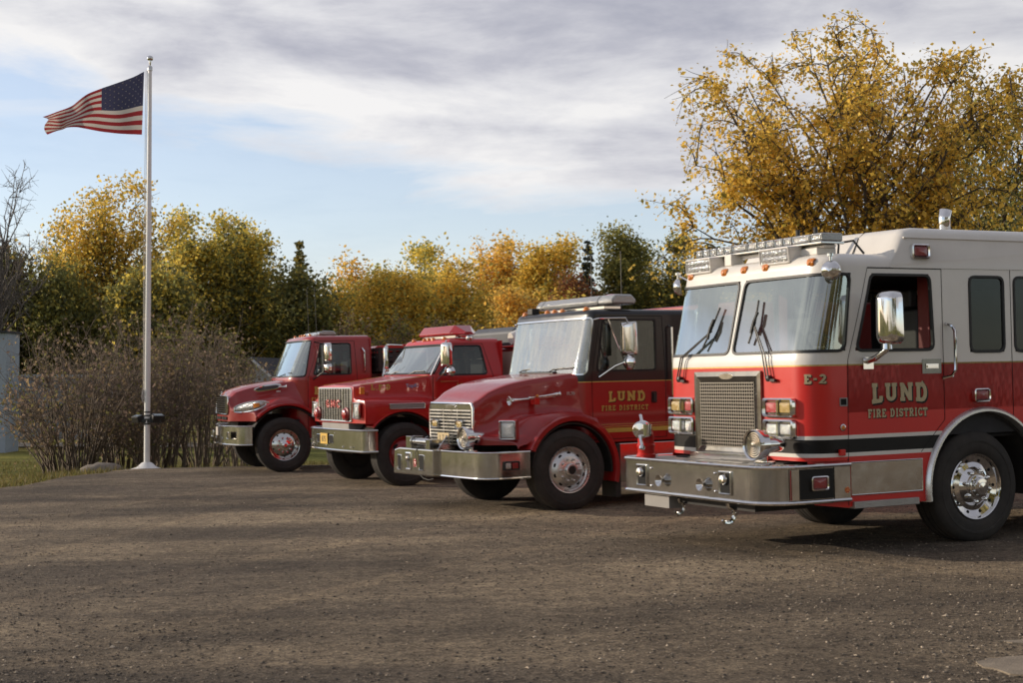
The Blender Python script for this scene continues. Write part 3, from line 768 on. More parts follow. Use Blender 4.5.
    q.box(1.50, 1.64, -1.0, 1.0, 2.855, 2.885); lb = q.build('lightbar', 'white', root, bevel=.012)
    q = MB(); q.box(1.43, 1.71, -1.06, 1.04, 2.885, 2.91); q.build('lightbar_base', 'chrome_dull', lb, bevel=.008)
    segs = [-1.06, -.93, -.80, -.67, -.54, -.40, -.14, .02, .16, .30, .44, .58, .86, 1.04]
    for i, (a, c) in enumerate(zip(segs[:-1], segs[1:])):
        q = MB(); q.box(1.445, 1.695, a+.006, c-.006, 2.912, 2.99); o = q.build('lightbar_module', 'lens_strobe', lb, bevel=.012)
        q = MB(); frame_box(q, 1.697, a+.025, c-.025, 2.925, 2.978, .008, .006, .01); q.build('module_reflector', 'chrome', o)
    q = MB(); q.box(1.75, 1.60, -.46, -.34, 2.78, 2.90); q.build('lightbar_bracket', 'white', lb, bevel=.01)
    for y in (.05, .33): q = MB(); q.tube([(1.2, y, 2.80), (1.2, y, 3.12)], .022, 8); q.build('antenna', 'plastic', root)
    q = MB(); q.tube([(1.25, .72, 2.80), (1.3, .8, 2.92), (1.25, .95, 2.93), (1.2, 1.04, 2.80)], .012, 6); q.build('cable', 'plastic', root)
    # round convex mirrors at the brow corners
    for sg in (1, -1):
        c = sh.pt(sg*(sh.u1-.14), 2.60, .10); d = Vector((.8, sg*.55, -.15)); T = on_dir(c, d); q = MB()
        q.lathe([(.001, .055), (.05, .045), (.085, .015), (.095, -.015), (.09, -.03), (.001, -.032)], c, d, 22)
        q.tube([c+Vector((0, 0, .07)), c+Vector((0, 0, .15))], .014, 8); q.lathe([(.03, -.012), (.03, .012), (.001, .02)], c+Vector((0, 0, .145)), (0, 0, 1), 12)
        q.tube([c+Vector((0, 0, .13)), sh.pt(sg*(sh.u1-.14), 2.68, .0)], .012, 8); q.build('brow_mirror', 'chrome', root)
    # main mirrors
    for sg in (1, -1):
        c = Vector((1.33, sg*1.50, 2.17)); mirror_head(root, c, .235, .49, (.86, sg*.30, 0), .15, r=.07)
        q = MB(); q.tube([(1.36, sg*1.22, 1.77), (1.37, sg*1.36, 1.80), (1.34, sg*1.47, 1.87), (1.33, sg*1.49, 1.95)], .028, 10); q.box(1.29, 1.41, *sorted((sg*1.215, sg*1.24)), 1.70, 1.81); q.lathe([(.05, -.02), (.045, .03)], (1.335, sg*1.48, 1.90), (0, 0, 1), 14); q.build('mirror_arm', 'chrome', root)
    # wipers
    for (yb, yt, zt) in ((-.86, -.22, 2.32), (.66, .30, 2.36)):
        A = Vector((2.065, yb, 1.63)); 
        def P(y, z, o=.045): p = sh.pt(y, z, o); return p
        mid = P(yb+(yt-yb)*.82, zt-.22)
        q = MB()
        for d in (-.02, .02): q.tube([A+Vector((.02, d, 0)), P(yb*.92+d, 1.84, .05), mid+Vector((0, d*.4, 0))], .008, 6)
        q.lathe([(.03, -.02), (.03, .02), (.001, .03)], A, (1, 0, 0), 10); q.box(2.05, 2.08, yb-.015, yb+.10, 1.60, 1.625)
        wp = q.build('wiper', 'plastic', root)
        q = MB(); ya = yb+(yt-yb)*.80; 
        q.tube([P(ya-.12 if yb < 0 else ya-.06, zt-.40, .03), P(ya-.01, zt-.2, .034), P(ya+.07 if yb < 0 else ya-.02, zt+.02, .03)], .011, 6)
        q.tube([P(ya-.03, zt-.30, .045), P(ya, zt-.2, .06), P(ya+.02, zt-.1, .045)], .016, 6); q.build('wiper_blade', 'plastic', wp)
    # bumper
    P = outline(1.24, 2.55, 1.60, .34, .0, 10); P = P[:18]+[(2.55, -1.12), (2.545, -1.18), (2.52, -1.22), (2.48, -1.24), (1.60, -1.24)]
    q = MB(); band(q, P, .50, .82); bp = q.build('bumper', 'steel', root)
    q = MB(); deck(q, P, .826); q.build('bumper_deck', 'tread', bp)
    q = MB()
    q.tube([(x, y, .825) for x, y in P], .020, 8); q.tube([(x, y, .50) for x, y in P], .020, 8); q.build('bumper_lip', 'chrome', bp)
    q = MB(); q.box(2.20, 2.28, -.2, .5, .829, .834); q.build('deck_hatch', 'tread', bp, bevel=.002)
    q = MB(); q.box(2.04, 2.12, -.62, .6, .828, .90); q.build('bumper_riser', 'steel', bp, bevel=.004)
    for y in (-.845, .61):
        q = MB(); frame_box(q, 2.545, y-.10, y+.10, .55, .775, .022, .025, .008); o = q.build('speaker_box', 'chrome_dull', bp)
        q = MB(); prect(q, Matrix.Identity(4), y-.08, y+.08, .57, .755, 2.556); q.build('box_opening', 'dark', o)
        q = MB(); q.lathe([(.05, -.03), (.05, .0), (.035, .02), (.001, .022)], (2.58, y-.01, .70), (1, 0, .1), 14); q.build('hook_eye', 'chrome', o)
    for y in (-.47, .25):
        q = MB(); q.lathe([(.062, .03), (.066, .035), (.058, .035), (.045, .015), (.03, .0), (.02, -.012), (.001, -.012)], (2.57, y, .63), (1, 0, 0), 24); q.build('air_horn', 'chrome', bp)
    for y, z in ((-.68, .74), (-.68, .565), (.44, .745), (.44, .575)): q = MB(); q.lathe([(.013, .0), (.012, .012), (.001, .016)], (2.55, y, z), (1, 0, 0), 10); q.build('bolt', 'chrome', bp)
    for sg in (1, -1):
        T = side_T(1.242, sg); k = sg
        def ly(x0, x1): return (min(-k*x0, -k*x1), max(-k*x0, -k*x1))
        q = MB(); prect(q, T, *ly(1.80, 2.19), .525, .80, .003); o = q.build('bumper_side_panel', 'blackstripe', bp)
        lamp(T, *ly(1.87, 2.07), .60, .735, 'lens_dkred', 'warning_light', .02, .035)
        q = MB(); prect(q, T, *ly(1.61, 1.79), .50, .84, .005); q.build('bumper_end_plate', 'steel', bp)
        q = MB(); prect(q, T, *ly(2.195, 2.28), .525, .80, .004); q.build('corner_trim', 'chrome_dull', bp)
        q = MB(); prect(q, T, *ly(2.285, 2.295), .525, .80, .004); q.build('reflective_strip', 'lens_red', bp)
        q = MB(); q.lathe([(.03, 0.006), (.03, .008), (.001, .009)], T @ Vector((0, -k*1.645, .59)), (0, k, 0), 12); q.build('round_sticker', 'lens_amber', bp)
        q = MB()
        for i in range(6): a = 2*pi*i/6; q.lathe([(.007, .0095), (.001, .010)], T @ Vector((0, -k*1.645+.018*cos(a), .59+.018*sin(a))), (0, k, 0), 8)
        q.build('sticker_mark', 'lens_red', bp)
    q = MB(); q.box(2.34, 2.50, -.90, -.44, .345, .485); q.build('bumper_winch_box', 'grey', bp, bevel=.006)
    q = MB(); q.box(1.6, 2.4, -.5, .85, .40, .49); q.box(1.5, 2.1, -.9, .9, .5, .84); q.build('bumper_frame', 'under', bp)
    hook(root, 2.46, -.33, .37, s=1.2); hook(root, 2.46, .50, .36, 'chrome', s=1.5)
    siren(root, (2.43, .93, 1.025), (1, .0, 0), 1.12)
    # bumper discharge elbow with chrome valve
    DX, DY = .13, -.16; q = MB(); q.lathe([(.10, 0), (.10, .03), (.088, .04), (.088, .10), (.095, .11), (.095, .13), (.085, .14)], (2.25+DX, -.88+DY, .83), (0, 0, 1), 26)
    q.tube([(2.25+DX, -.88+DY, .96), (2.25+DX, -.88+DY, 0.99), (2.26+DX, -.87+DY, 1.06), (2.29+DX, -.84+DY, 1.11), (2.33+DX, -.80+DY, 1.12)], [.085, .085, .083, .08, .078], 20); el = q.build('discharge_elbow', 'red', root)
    q = MB(); q.lathe([(.08, -.03), (.095, 0), (.10, .03), (.09, .07), (.075, .08), (.07, .11), (.001, .115)], (2.33+DX, -.80+DY, 1.12), (.8, .6, 0), 24)
    q.tube([(2.36+DX, -.77+DY, 1.18), (2.33+DX, -.85+DY, 1.27)], .016, 8); q.tube([(2.42+DX, -.72+DY, 1.06), (2.46+DX, -.62+DY, 0.96)], .018, 8); q.lathe([(.03, 0), (.03, .03), (.001, .04)], (2.46+DX, -.62+DY, 0.96), (.3, .3, -1), 12)
    q.tube([(2.37+DX, -.66+DY, 1.18), (2.37+DX, -.66+DY, 1.06)], .045, 10); q.build('discharge_valve', 'chrome', el)
    # exhaust stack, red beacon on the roof
    q = MB(); q.tube([(.09, .95, 2.9), (.09, .95, 3.18), (.07, .95, 3.26)], [.055, .055, .06], 20, caps=False); q.build('exhaust_stack', 'chrome', root, solid=.006)
    q = MB(); q.lathe([(.10, 0), (.10, .03), (.085, .05), (.08, .15), (.05, .2), (.001, .21)], (-1.10, 1.0, 3.04), (0, 0, 1), 20); q.build('roof_beacon', 'lens_red', root)
    # interior
    q = MB(); q.box(-2.4, 1.9, -1.1, 1.1, 1.0, 1.05); q.box(1.5, 1.93, -1.1, 1.1, 1.05, 1.80); q.box(-.6, 1.3, -.42, .42, 1.05, 1.75); q.box(-.75, -.70, -1.1, 1.1, 1.05, 2.5); q.build('cab_interior', 'inside', root, bevel=.04)
    for sg in (1, -1):
        q = MB(); q.box(.44, .53, *sorted((sg*1.02, sg*1.17)), 1.1, 2.62); q.build('door_jamb', 'redseat', root)
    q = MB(); q.box(-2.4, 1.45, -1.12, 1.12, 2.60, 2.615)
    for s in (1, -1): q.box(-.7, 1.45, *sorted((s*1.14, s*1.17)), 1.05, 1.85); q.box(-.74, .40, *sorted((s*1.14, s*1.17)), 2.58, 2.62)
    q.build('cab_lining', 'inside', root)
    seats(root, .75, 1.65, .78, 'seat'); steering(root, 1.42, .72, 1.92, 40)
    chassis(root, 2.3, -7.4, [0, -5.2], D=1.09)
    # pump panel and body behind the crew cab (out of frame to the right)
    q = MB(); q.box(-3.2, -2.58, -1.15, 1.15, .5, 2.9, 0); q.build('pump_panel', 'steel', root, bevel=.01)
    q = MB(); q.box(-8.0, -3.23, -1.22, 1.22, 1.15, 2.95); q.box(-4.45, -3.23, -1.22, 1.22, .5, 1.15); q.box(-8.0, -5.95, -1.22, 1.22, .5, 1.15); q.build('equipment_body', 'red', root, bevel=.015)
    for sg in (1, -1):
        for x0, x1 in ((-4.4, -3.3), (-5.8, -4.6), (-7.8, -6.1)):
            q = MB(); prect(q, side_T(1.224, sg), *sorted((-sg*x0, -sg*x1)), 1.25, 2.6, .003); q.build('roll_up_door', 'alu', root)
    for sg in (1, -1):
        wheel(root, 0, 1.205, 1.09, 'e', sg, steer=0, tw=.34); wheel(root, -5.2, 1.205, 1.05, 'e', sg, tw=.6)
    return root
# ------------------------------------------------------------------ conventional-cab trucks
def cab_conv(root, W, r, xf, xfix, z0, zr, XR, wsz, doorwin, paint, colf, br, roofsteps, ws_in=(.09, .09), wsmat='ws', rearwin=True, bow=.05, wz=None, seal=.035, sealmat='gasket', zfront=1.4):
    sh = Shell(W, r, xf, xfix, bow, wz); uX = sh.uX; b = MB()
    uw0 = sh.u1-ws_in[0]; uw1 = sh.u1-ws_in[1]
    ws = [(-uw0, wsz[0]), (uw0, wsz[0]), (uw1, wsz[1]), (-uw1, wsz[1])]
    dw = [[(sg*uX(x), z) for x, z in doorwin] for sg in (1, -1)]
    sh.wall(b, z0, zr, -uX(XR), uX(XR), [ws]+dw, br, colf, st=.032)
    sh.roof(b, zr, roofsteps, uX(XR), colf(0, zr+.01) if callable(colf) else 0)
    # back wall with its small window
    zt = zr+.02
    if rearwin:
        for (y0, y1, za, zb) in ((-W*.97, W*.97, z0, 1.75), (-W*.97, W*.97, zr-.12, zt), (-W*.97, -W*.6, 1.75, zr-.12), (W*.6, W*.97, 1.75, zr-.12)): b.box(XR-.03, XR, y0, y1, za, zb, colf(0, (za+zb)/2) if callable(colf) else 0)
    else: b.box(XR-.03, XR, -W*.97, W*.97, z0, zt, 0)
    b.build('cab', paint, root, ang=50)
    q = MB(); sh.glass(q, ws); w = q.build('windshield', wsmat, root)
    q = MB(); sh.gasket(q, ws, seal, .06, .012); q.build('window_seal', sealmat, w)
    for p in dw:
        q = MB(); sh.glass(q, p); w = q.build('door_window', 'glass', root); q = MB(); sh.gasket(q, p, .03, .05, .008); q.build('window_seal', 'gasket', w)
    if rearwin: q = MB(); q.box(XR-.02, XR-.015, -W*.61, W*.61, 1.74, zr-.11); q.build('rear_window', 'tint', root)
    return sh
def conv_inside(root, xd, W, zs, y=.45, sm='seat'):
    q = MB(); q.box(xd-1.15, xd+.1, -W+.06, W-.06, .92, .96); q.box(xd-.30, xd-.12, -W+.22, W-.22, .95, zs+.30); q.build('dashboard', 'inside', root, bevel=.04)
    q = MB(); q.box(xd-1.2, xd-.35, -W*.82, W*.82, zs+1.0-.02 if zs > 1.4 else 2.27, zs+1.0 if zs > 1.4 else 2.28)
    for s in (1, -1): q.box(xd-1.2, xd-.15, *sorted((s*(W-.05), s*(W-.03))), .95, 1.68)
    q.build('cab_lining', 'inside', root); seats(root, xd-.80, zs, y, sm); steering(root, xd-.36, y, zs+.45, 45)

def engine_low_hood():
    """black-over-red engine"""
    root = tag(empty('fire_engine', pose(.18158, 19.36415, -151)), 'red engine with a black upper cab, chrome slatted grille and winch on its bumper', 'fire engine', 'fire trucks parked in a row')
    W = 1.0
    def xf(z): return -.22 if z < 1.68 else -.22-.20*(min(z, 2.47)-1.68)/.79
    def col(u, z): return 0 if z < 1.595 else (2 if z < 1.607 else 1)
    dwin = [(-.53, 1.74), (-1.45, 1.74), (-1.45, 2.40), (-.58, 2.40)]
    sh = cab_conv(root, W, .13, xf, -.75, .82, 2.47, -2.42, (1.70, 2.42), dwin, ['red_mid', 'black', 'goldflat', 'black'], col, [1.595, 1.607], [(.03, .01), (.05, .03), (.062, .06), (.07, .15)], (.05, .06), 'ws_dusty', bow=.07, seal=.03, sealmat='chrome_dull'); uX = sh.uX
    conv_inside(root, -.35, W, 1.45)
    q = MB()
    for sg in (1, -1):
        S = lambda pts: [(sg*uX(x), z) for x, z in pts]
        seam(q, sh, S([(-.455, .9), (-.455, 1.70), (-.50, 2.45), (-1.56, 2.45), (-1.60, 1.7), (-1.60, .86), (-.46, .86)]), .008)
    q.build('door_gap', 'dark', root)
    yy = W+.004
    def band_(z0, z1, m, x0=-.57, x1=-2.4):
        q = MB()
        for sg in (1, -1): prect(q, side_T(yy-.001, sg), *sorted((-sg*x0, -sg*x1)), z0, z1, .001)
        q.build('body_stripe', m, root)
    band_(.945, 1.0, 'yellow'); band_(1.015, 1.022, 'goldflat'); band_(1.045, 1.05, 'goldflat')
    for sg in (1, -1):
        f = (lambda sx: (lambda X0, Z0: (lambda s, t, o: (X0-s if sx > 0 else X0+s, sx*(yy+o), Z0+t))))(sg)
        x0 = -.70 if sg > 0 else -1.26
        for off, mt, d in ((0, 'blackstripe', .009), (.002, 'goldflat', 0)):
            letters('LUND', .135, f(x0-d, 1.335-d), half=.105, off=off, gap=.14, squash=1.28, arch=.1).build('lettering', mt, root, smooth=False)
            letters('FIRE DISTRICT', .066, f(x0+sg*.11-d*.6, 1.225-d*.6), half=.085, off=off, gap=.20, squash=1.12).build('lettering', mt, root, smooth=False)
        q = MB(); T = side_T(yy, sg); frame_box(q, 0, *sorted((sg*1.37, sg*1.45)), 1.31, 1.46, .014, .012, .02, 0, T); q.box(.0, .02, *sorted((sg*1.39, sg*1.43)), 1.33, 1.44, 0, T); q.build('door_handle', 'plastic', root)
        # grab rail behind the door
        grab(root, [(-1.67, sg*1.0, 2.32), (-1.67, sg*1.07, 2.30), (-1.67, sg*1.07, 1.40), (-1.67, sg*1.0, 1.38)], .017)
        # west-coast mirror with loop bracket
        mirror_head(root, (-.86, sg*1.25, 2.15), .24, .43, (.93, sg*.36, 0), .07, 'chrome_dull', .02)
        q = MB(); q.tube([(-.50, sg*1.01, 2.40), (-.52, sg*1.10, 2.41), (-.82, sg*1.26, 2.41), (-.85, sg*1.27, 2.34)], .014, 8)
        q.tube([(-.56, sg*1.01, 1.66), (-.72, sg*1.15, 1.80), (-.84, sg*1.25, 1.86), (-.86, sg*1.25, 1.95)], .016, 8); q.tube([(-.62, sg*1.16, 2.40), (-.80, sg*1.23, 1.88)], .010, 6)
        c = Vector((-.86, sg*1.28, 1.84)); q.lathe([(.001, .04), (.06, .03), (.095, 0), (.095, -.03), (.06, -.05), (.001, -.055)], c, (-.9, -sg*.2, 0), 20); q.build('mirror_bracket', 'chrome', root)
    # hood and front fenders
    def st(X, z, h, hz, jy, jz, fy0, ft, fy, zb):
        hz = z-.045
        return (X, [(0, z), (h*.6, z-.004), (h*.955, z-.012), (h+.005, hz), (h+.022, hz-.06), (jy, jz), ((jy+fy)/2+.02, ft), (fy-.05, ft-.03), (fy, ft-.10), (fy+.005, (ft+zb)/2-.05), (fy, zb)])
    S = [st(1.03, 1.400, .60, 0, .64, 1.00, 0, .93, 1.10, .84),
         st(.85, 1.515, .64, 0, .69, 1.06, 0, 1.03, 1.13, .84),
         st(.62, 1.605, .70, 0, .78, 1.18, 0, 1.185, 1.155, .84),
         st(.35, 1.660, .76, 0, .84, 1.22, 0, 1.225, 1.165, .85),
         st(.0, 1.700, .83, 0, .90, 1.25, 0, 1.235, 1.17, .86),
         st(-.25, 1.725, .89, 0, .95, 1.24, 0, 1.20, 1.165, .8),
         st(-.46, 1.715, .93, 0, .98, 1.18, 0, 1.14, 1.16, .8)]
    hd = hood(S, lambda y: .40*sstep((abs(y)-.60)/.62)**1.1, (-.06, .50, .62), .84, .03)
    for sg in (1, -1): flare(hd, -.06, .50, .61, .70, 24, 196 if sg else 0, .85, 1.185, sg, n=40, lip=.02)
    hd.build('hood', 'red_mid', root, ang=42)
    q = MB()
    for sg in (1, -1): flare(q, -.06, .50, .585, .60, 5, 185, .5, 1.14, sg); q.box(-.78, -.70, *sorted((sg*.8, sg*1.13)), .12, .8)
    q.build('mudflap', 'under', root)
    # scoop lines on the hood
    q = MB(); q.box(-.46, -.20, -.45, .45, 1.70, 1.745); q.build('cowl_vent', 'gasket', root, bevel=.02)
    for yb in (-.45, .35):
        q = MB(); q.tube([(-.20, yb, 1.74), (-.24, yb+.05, 1.77), (-.27, yb+.25, 1.79)], .008, 6); q.tube([(-.25, yb+.0, 1.77), (-.28, yb+.5, 1.79)], .009, 6); q.build('wiper', 'plastic', root)
    # grille
    X = 1.07; q = MB(); P = [(-.60, .84), (.60, .84), (.61, 1.30), (.575, 1.36), (-.575, 1.36), (-.61, 1.30)]
    fr = MB(); 
    pts = [(X, *p) for p in P]; fr.tube(pts, .018, 8, closed=True); fr.box(X-.01, X+.01, -.575, .575, 1.285, 1.355); gr = fr.build('grille', 'chrome', root)
    q = MB(); q.prism(P, X-.012, X-.004, 'x'); q.build('grille_backing', 'dark', gr)
    q = MB()
    for i in range(10): z = .868+i*.043; q.add([(X, -.585, z), (X, .585, z), (X+.022, .585, z+.008), (X+.022, -.585, z+.008), (X+.022, .585, z+.024), (X+.022, -.585, z+.024), (X, .585, z+.028), (X, -.585, z+.028)], [(0, 1, 2, 3), (3, 2, 4, 5), (5, 4, 6, 7)])
    for y in (-.2, .2): q.box(X-.002, X+.014, y-.006, y+.006, .86, 1.29)
    q.build('grille_slats', 'alu', gr, smooth=False)
    q = MB(); q.prism([(.02+.15*cos(a), 1.32+.026*sin(a)) for a in [2*pi*i/20 for i in range(20)]], X+.008, X+.018, 'x'); q.build('nameplate', 'steel', gr, bevel=.003)
    for y0, y1 in ((-.50, -.30), (.20, .40)):
        q = MB(); frame_box(q, X+.02, y0, y1, 1.04, 1.15, .018, .04, .012); o = q.build('grille_light', 'chrome', gr); q = MB(); lens(q, X+.03, y0+.015, y1-.015, 1.055, 1.135, .012, .02); q.build('lens', 'lens_gold', o)
    q = MB(); q.box(X+.10, X+.106, -.20, .13, .845, .985); pl = q.build('licence_plate', 'plate_tan', root, bevel=.003)
    textobj('1 7 5', .12, Matrix.Translation((X+.107, -.035, .875)) @ Matrix(((0, 0, 1, 0), (1, 0, 0, 0), (0, 1, 0, 0), (0, 0, 0, 1))), 'plate_text', pl)
    # headlights set into the swept fenders
    for sg in (1, -1):
        T = on_dir((.80, sg*1.02, 1.03), (.80, sg*.60, 0)); q = MB()
        frame_box(q, 0, -.115, .115, -.118, .118, .018, .035, .03, 0, T); h = q.build('headlight', 'chrome', root)
        q = MB(); lens(q, .0, -.10, .10, -.10, .10, .02, .018, 0, T); q.build('lens', 'lens_clear', h)
        q = MB(); q.box(-.06, .0, -.13, .13, -.13, .13, 0, T); q.build('headlight_bucket', 'red_mid', h, bevel=.02)
    # long chrome horn, badge
    for sg in (1, -1):
        q = MB(); trumpet(q, (.05, sg*.93, 1.43), (.72, sg*.92, 1.385), .013, .06); trumpet(q, (.45, sg*.93, 1.415), (-.0, sg*.95, 1.455), .013, .035); h = q.build('air_horn', 'chrome', root)
        q = MB(); q.box(.29, .37, *sorted((sg*.84, sg*.95)), 1.33, 1.415); q.build('horn_bracket', 'red', h, bevel=.01)
        q = MB(); q.lathe([(.02, 0), (.018, .015), (.001, .02)], (.33, sg*.95, 1.44), (0, sg, .3), 10); q.build('side_marker', 'lens_amber', h)
        T = side_T(.925, sg) @ Matrix.Translation((.0, sg*.18, 1.44)) @ Matrix(((0, 0, 1, 0), (1, 0, 0, 0), (0, 1, 0, 0), (0, 0, 0, 1))); textobj('FL70', .06, T, 'badge', root, 'badge', .003)
    # bumper and winch
    P = outline(1.21, 1.30, .60, .26, .05, 8); q = MB(); band(q, P, .45, .76)
    bp = q.build('bumper', 'chrome_dull', root)
    q = MB(); deck(q, P, .765); q.build('bumper_top', 'chrome_dull', bp); q = MB(); q.tube([(x, y, .762) for x, y in P], .014, 8); q.tube([(x, y, .448) for x, y in P], .012, 6); q.build('bumper_edge', 'chrome', bp)
    q = MB(); q.prism([(-1.18, .42), (.04, .43), (.04, .775), (-.98, .775), (-1.14, .745)], 1.27, 1.37, 'x'); cp = q.build('bumper_centre', 'chrome_dull', bp, bevel=.02)
    for y0, y1, z0, z1 in ((-1.03, -.90, .47, .68), (-.36, -.20, .49, .70)): q = MB(); frame_box(q, 1.365, y0, y1, z0, z1, .012, .014, .02); o = q.build('bumper_pocket', 'chrome', cp); q = MB(); prect(q, Matrix.Identity(4), y0+.014, y1-.014, z0+.014, z1-.014, 1.3745); q.build('pocket_opening', 'dark', o)
    q = MB(); frame_box(q, 1.365, -.76, -.60, .48, .72, .03, .02, .01); o = q.build('speaker_box', 'chrome', cp); q = MB(); prect(q, Matrix.Identity(4), -.735, -.625, .51, .69, 1.376); q.build('box_opening', 'under', o); q = MB(); q.lathe([(.03, 0), (.025, .03), (.001, .035)], (1.375, -.68, .64), (1, 0, 0), 12); q.build('hook_eye', 'chrome', o)
    q = MB(); prect(q, Matrix.Identity(4), -.53, -.44, .535, .64, 1.374); q.build('sticker', 'lens_dkred', cp)
    q = MB(); q.tube([(1.30, -.62, .86), (1.30, -.18, .86)], .05, 14); q.lathe([(.08, -.01), (.08, .01)], (1.30, -.60, .86), (0, 1, 0), 20); q.lathe([(.08, -.01), (.08, .01)], (1.30, -.20, .86), (0, 1, 0), 20)
    q.box(1.18, 1.36, -.78, -.62, .77, .93); q.box(1.22, 1.36, -.18, -.06, .77, .90); q.box(1.0, 1.25, -.75, -.1, .77, .80); q.prism([(1.02, .77), (1.34, .77), (1.20, .95), (1.04, .95)], .10, .12, 'y'); q.build('winch', 'steel', root, bevel=.006)
    q = MB(); q.tube([(1.36, -.42, .80), (1.39, -.43, .72), (1.385, -.40, .60)], .005, 6); q.tube([(1.385, -.30, .44), (1.38, -.22, .40), (1.36, -.1, .38), (1.34, 0, .40)], .008, 6); q.build('winch_hook', 'under', root)
    siren(root, (1.20, .64, .935), (1, .0, 0), 1.1)
    for sg in (1, -1):
        T = side_T(1.214, sg); q = MB(); frame_box(q, 0, *sorted((-sg*.98, -sg*.76)), .545, .655, .015, .03, .012, 0, T); o = q.build('bumper_marker_light', 'plastic', bp)
        q = MB(); lens(q, .01, *sorted((-sg*.96, -sg*.88)), .562, .638, .008, .014, 0, T); q.build('lens', 'lens_clear', o); q = MB(); lens(q, .01, *sorted((-sg*.865, -sg*.775)), .562, .638, .008, .014, 0, T); q.build('lens', 'lens_dkred', o)
        q = MB(); q.box(.62, .72, *sorted((sg*1.16, sg*1.24)), .43, .45); q.build('bumper_step', 'chrome', bp)
        wheel(root, 0, 1.17, 1.03, 'f', sg, steer=-2, tw=.28)
        wheel(root, -4.3, 1.17, 1.03, 'f', sg, tw=.58)
        # stainless step box below the door
        q = MB(); q.box(-2.4, -.80, *sorted((sg*.70, sg*1.04)), .30, .80); q.build('step_box', 'steel', root, bevel=.01)
    # roof: marker lights, lightbar, work lamp, antennas
    domes(root, [(-.52, y, 2.535) for y in (-.80, -.19, .0, .2, .80)], 'lens_amber', .04)
    q = MB(); q.box(-.62, -.50, -.72, -.58, 2.53, 2.62); q.build('work_lamp', 'plastic', root, bevel=.015)
    q = MB(); q.box(-1.12, -.86, -.7, .7, 2.55, 2.60); lb = q.build('lightbar', 'chrome_dull', root, bevel=.01)
    q = MB(); P = [(-1.17, 2.605), (-.81, 2.605), (-.79, 2.66), (-.86, 2.735), (-1.12, 2.735), (-1.19, 2.66)]
    q.prism(P, -.82, .62, 'y'); o = q.build('lightbar_dome', 'lens_strobe', lb, bevel=.02)
    for y0, y1, m in ((.62, .98, 'lens_strobe'), (-1.0, -.82, 'lens_strobe')): q = MB(); q.prism(P, y0, y1, 'y'); q.build('lightbar_dome', m, lb, bevel=.035)
    q = MB(); q.prism([(-1.05, 2.66), (-.84, 2.66), (-.88, 2.745), (-1.05, 2.745)], .68, .86, 'y'); q.build('beacon', 'lens_red', lb, bevel=.03)
    for y in (.45, -.3): q = MB(); q.tube([(-1.3, y, 2.5), (-1.3, y, 3.35)], .006, 5); q.build('antenna', 'plastic', root)
    # body behind the cab
    q = MB(); q.box(-7.2, -2.62, -1.2, 1.2, .75, 2.64); q.build('equipment_body', 'red_mid', root, bevel=.03)
    q = MB(); q.box(-2.6, -2.5, -.9, .9, .8, 2.2); q.build('pump_panel', 'steel', root)
    chassis(root, 1.0, -7.0, [0, -4.3]); return root

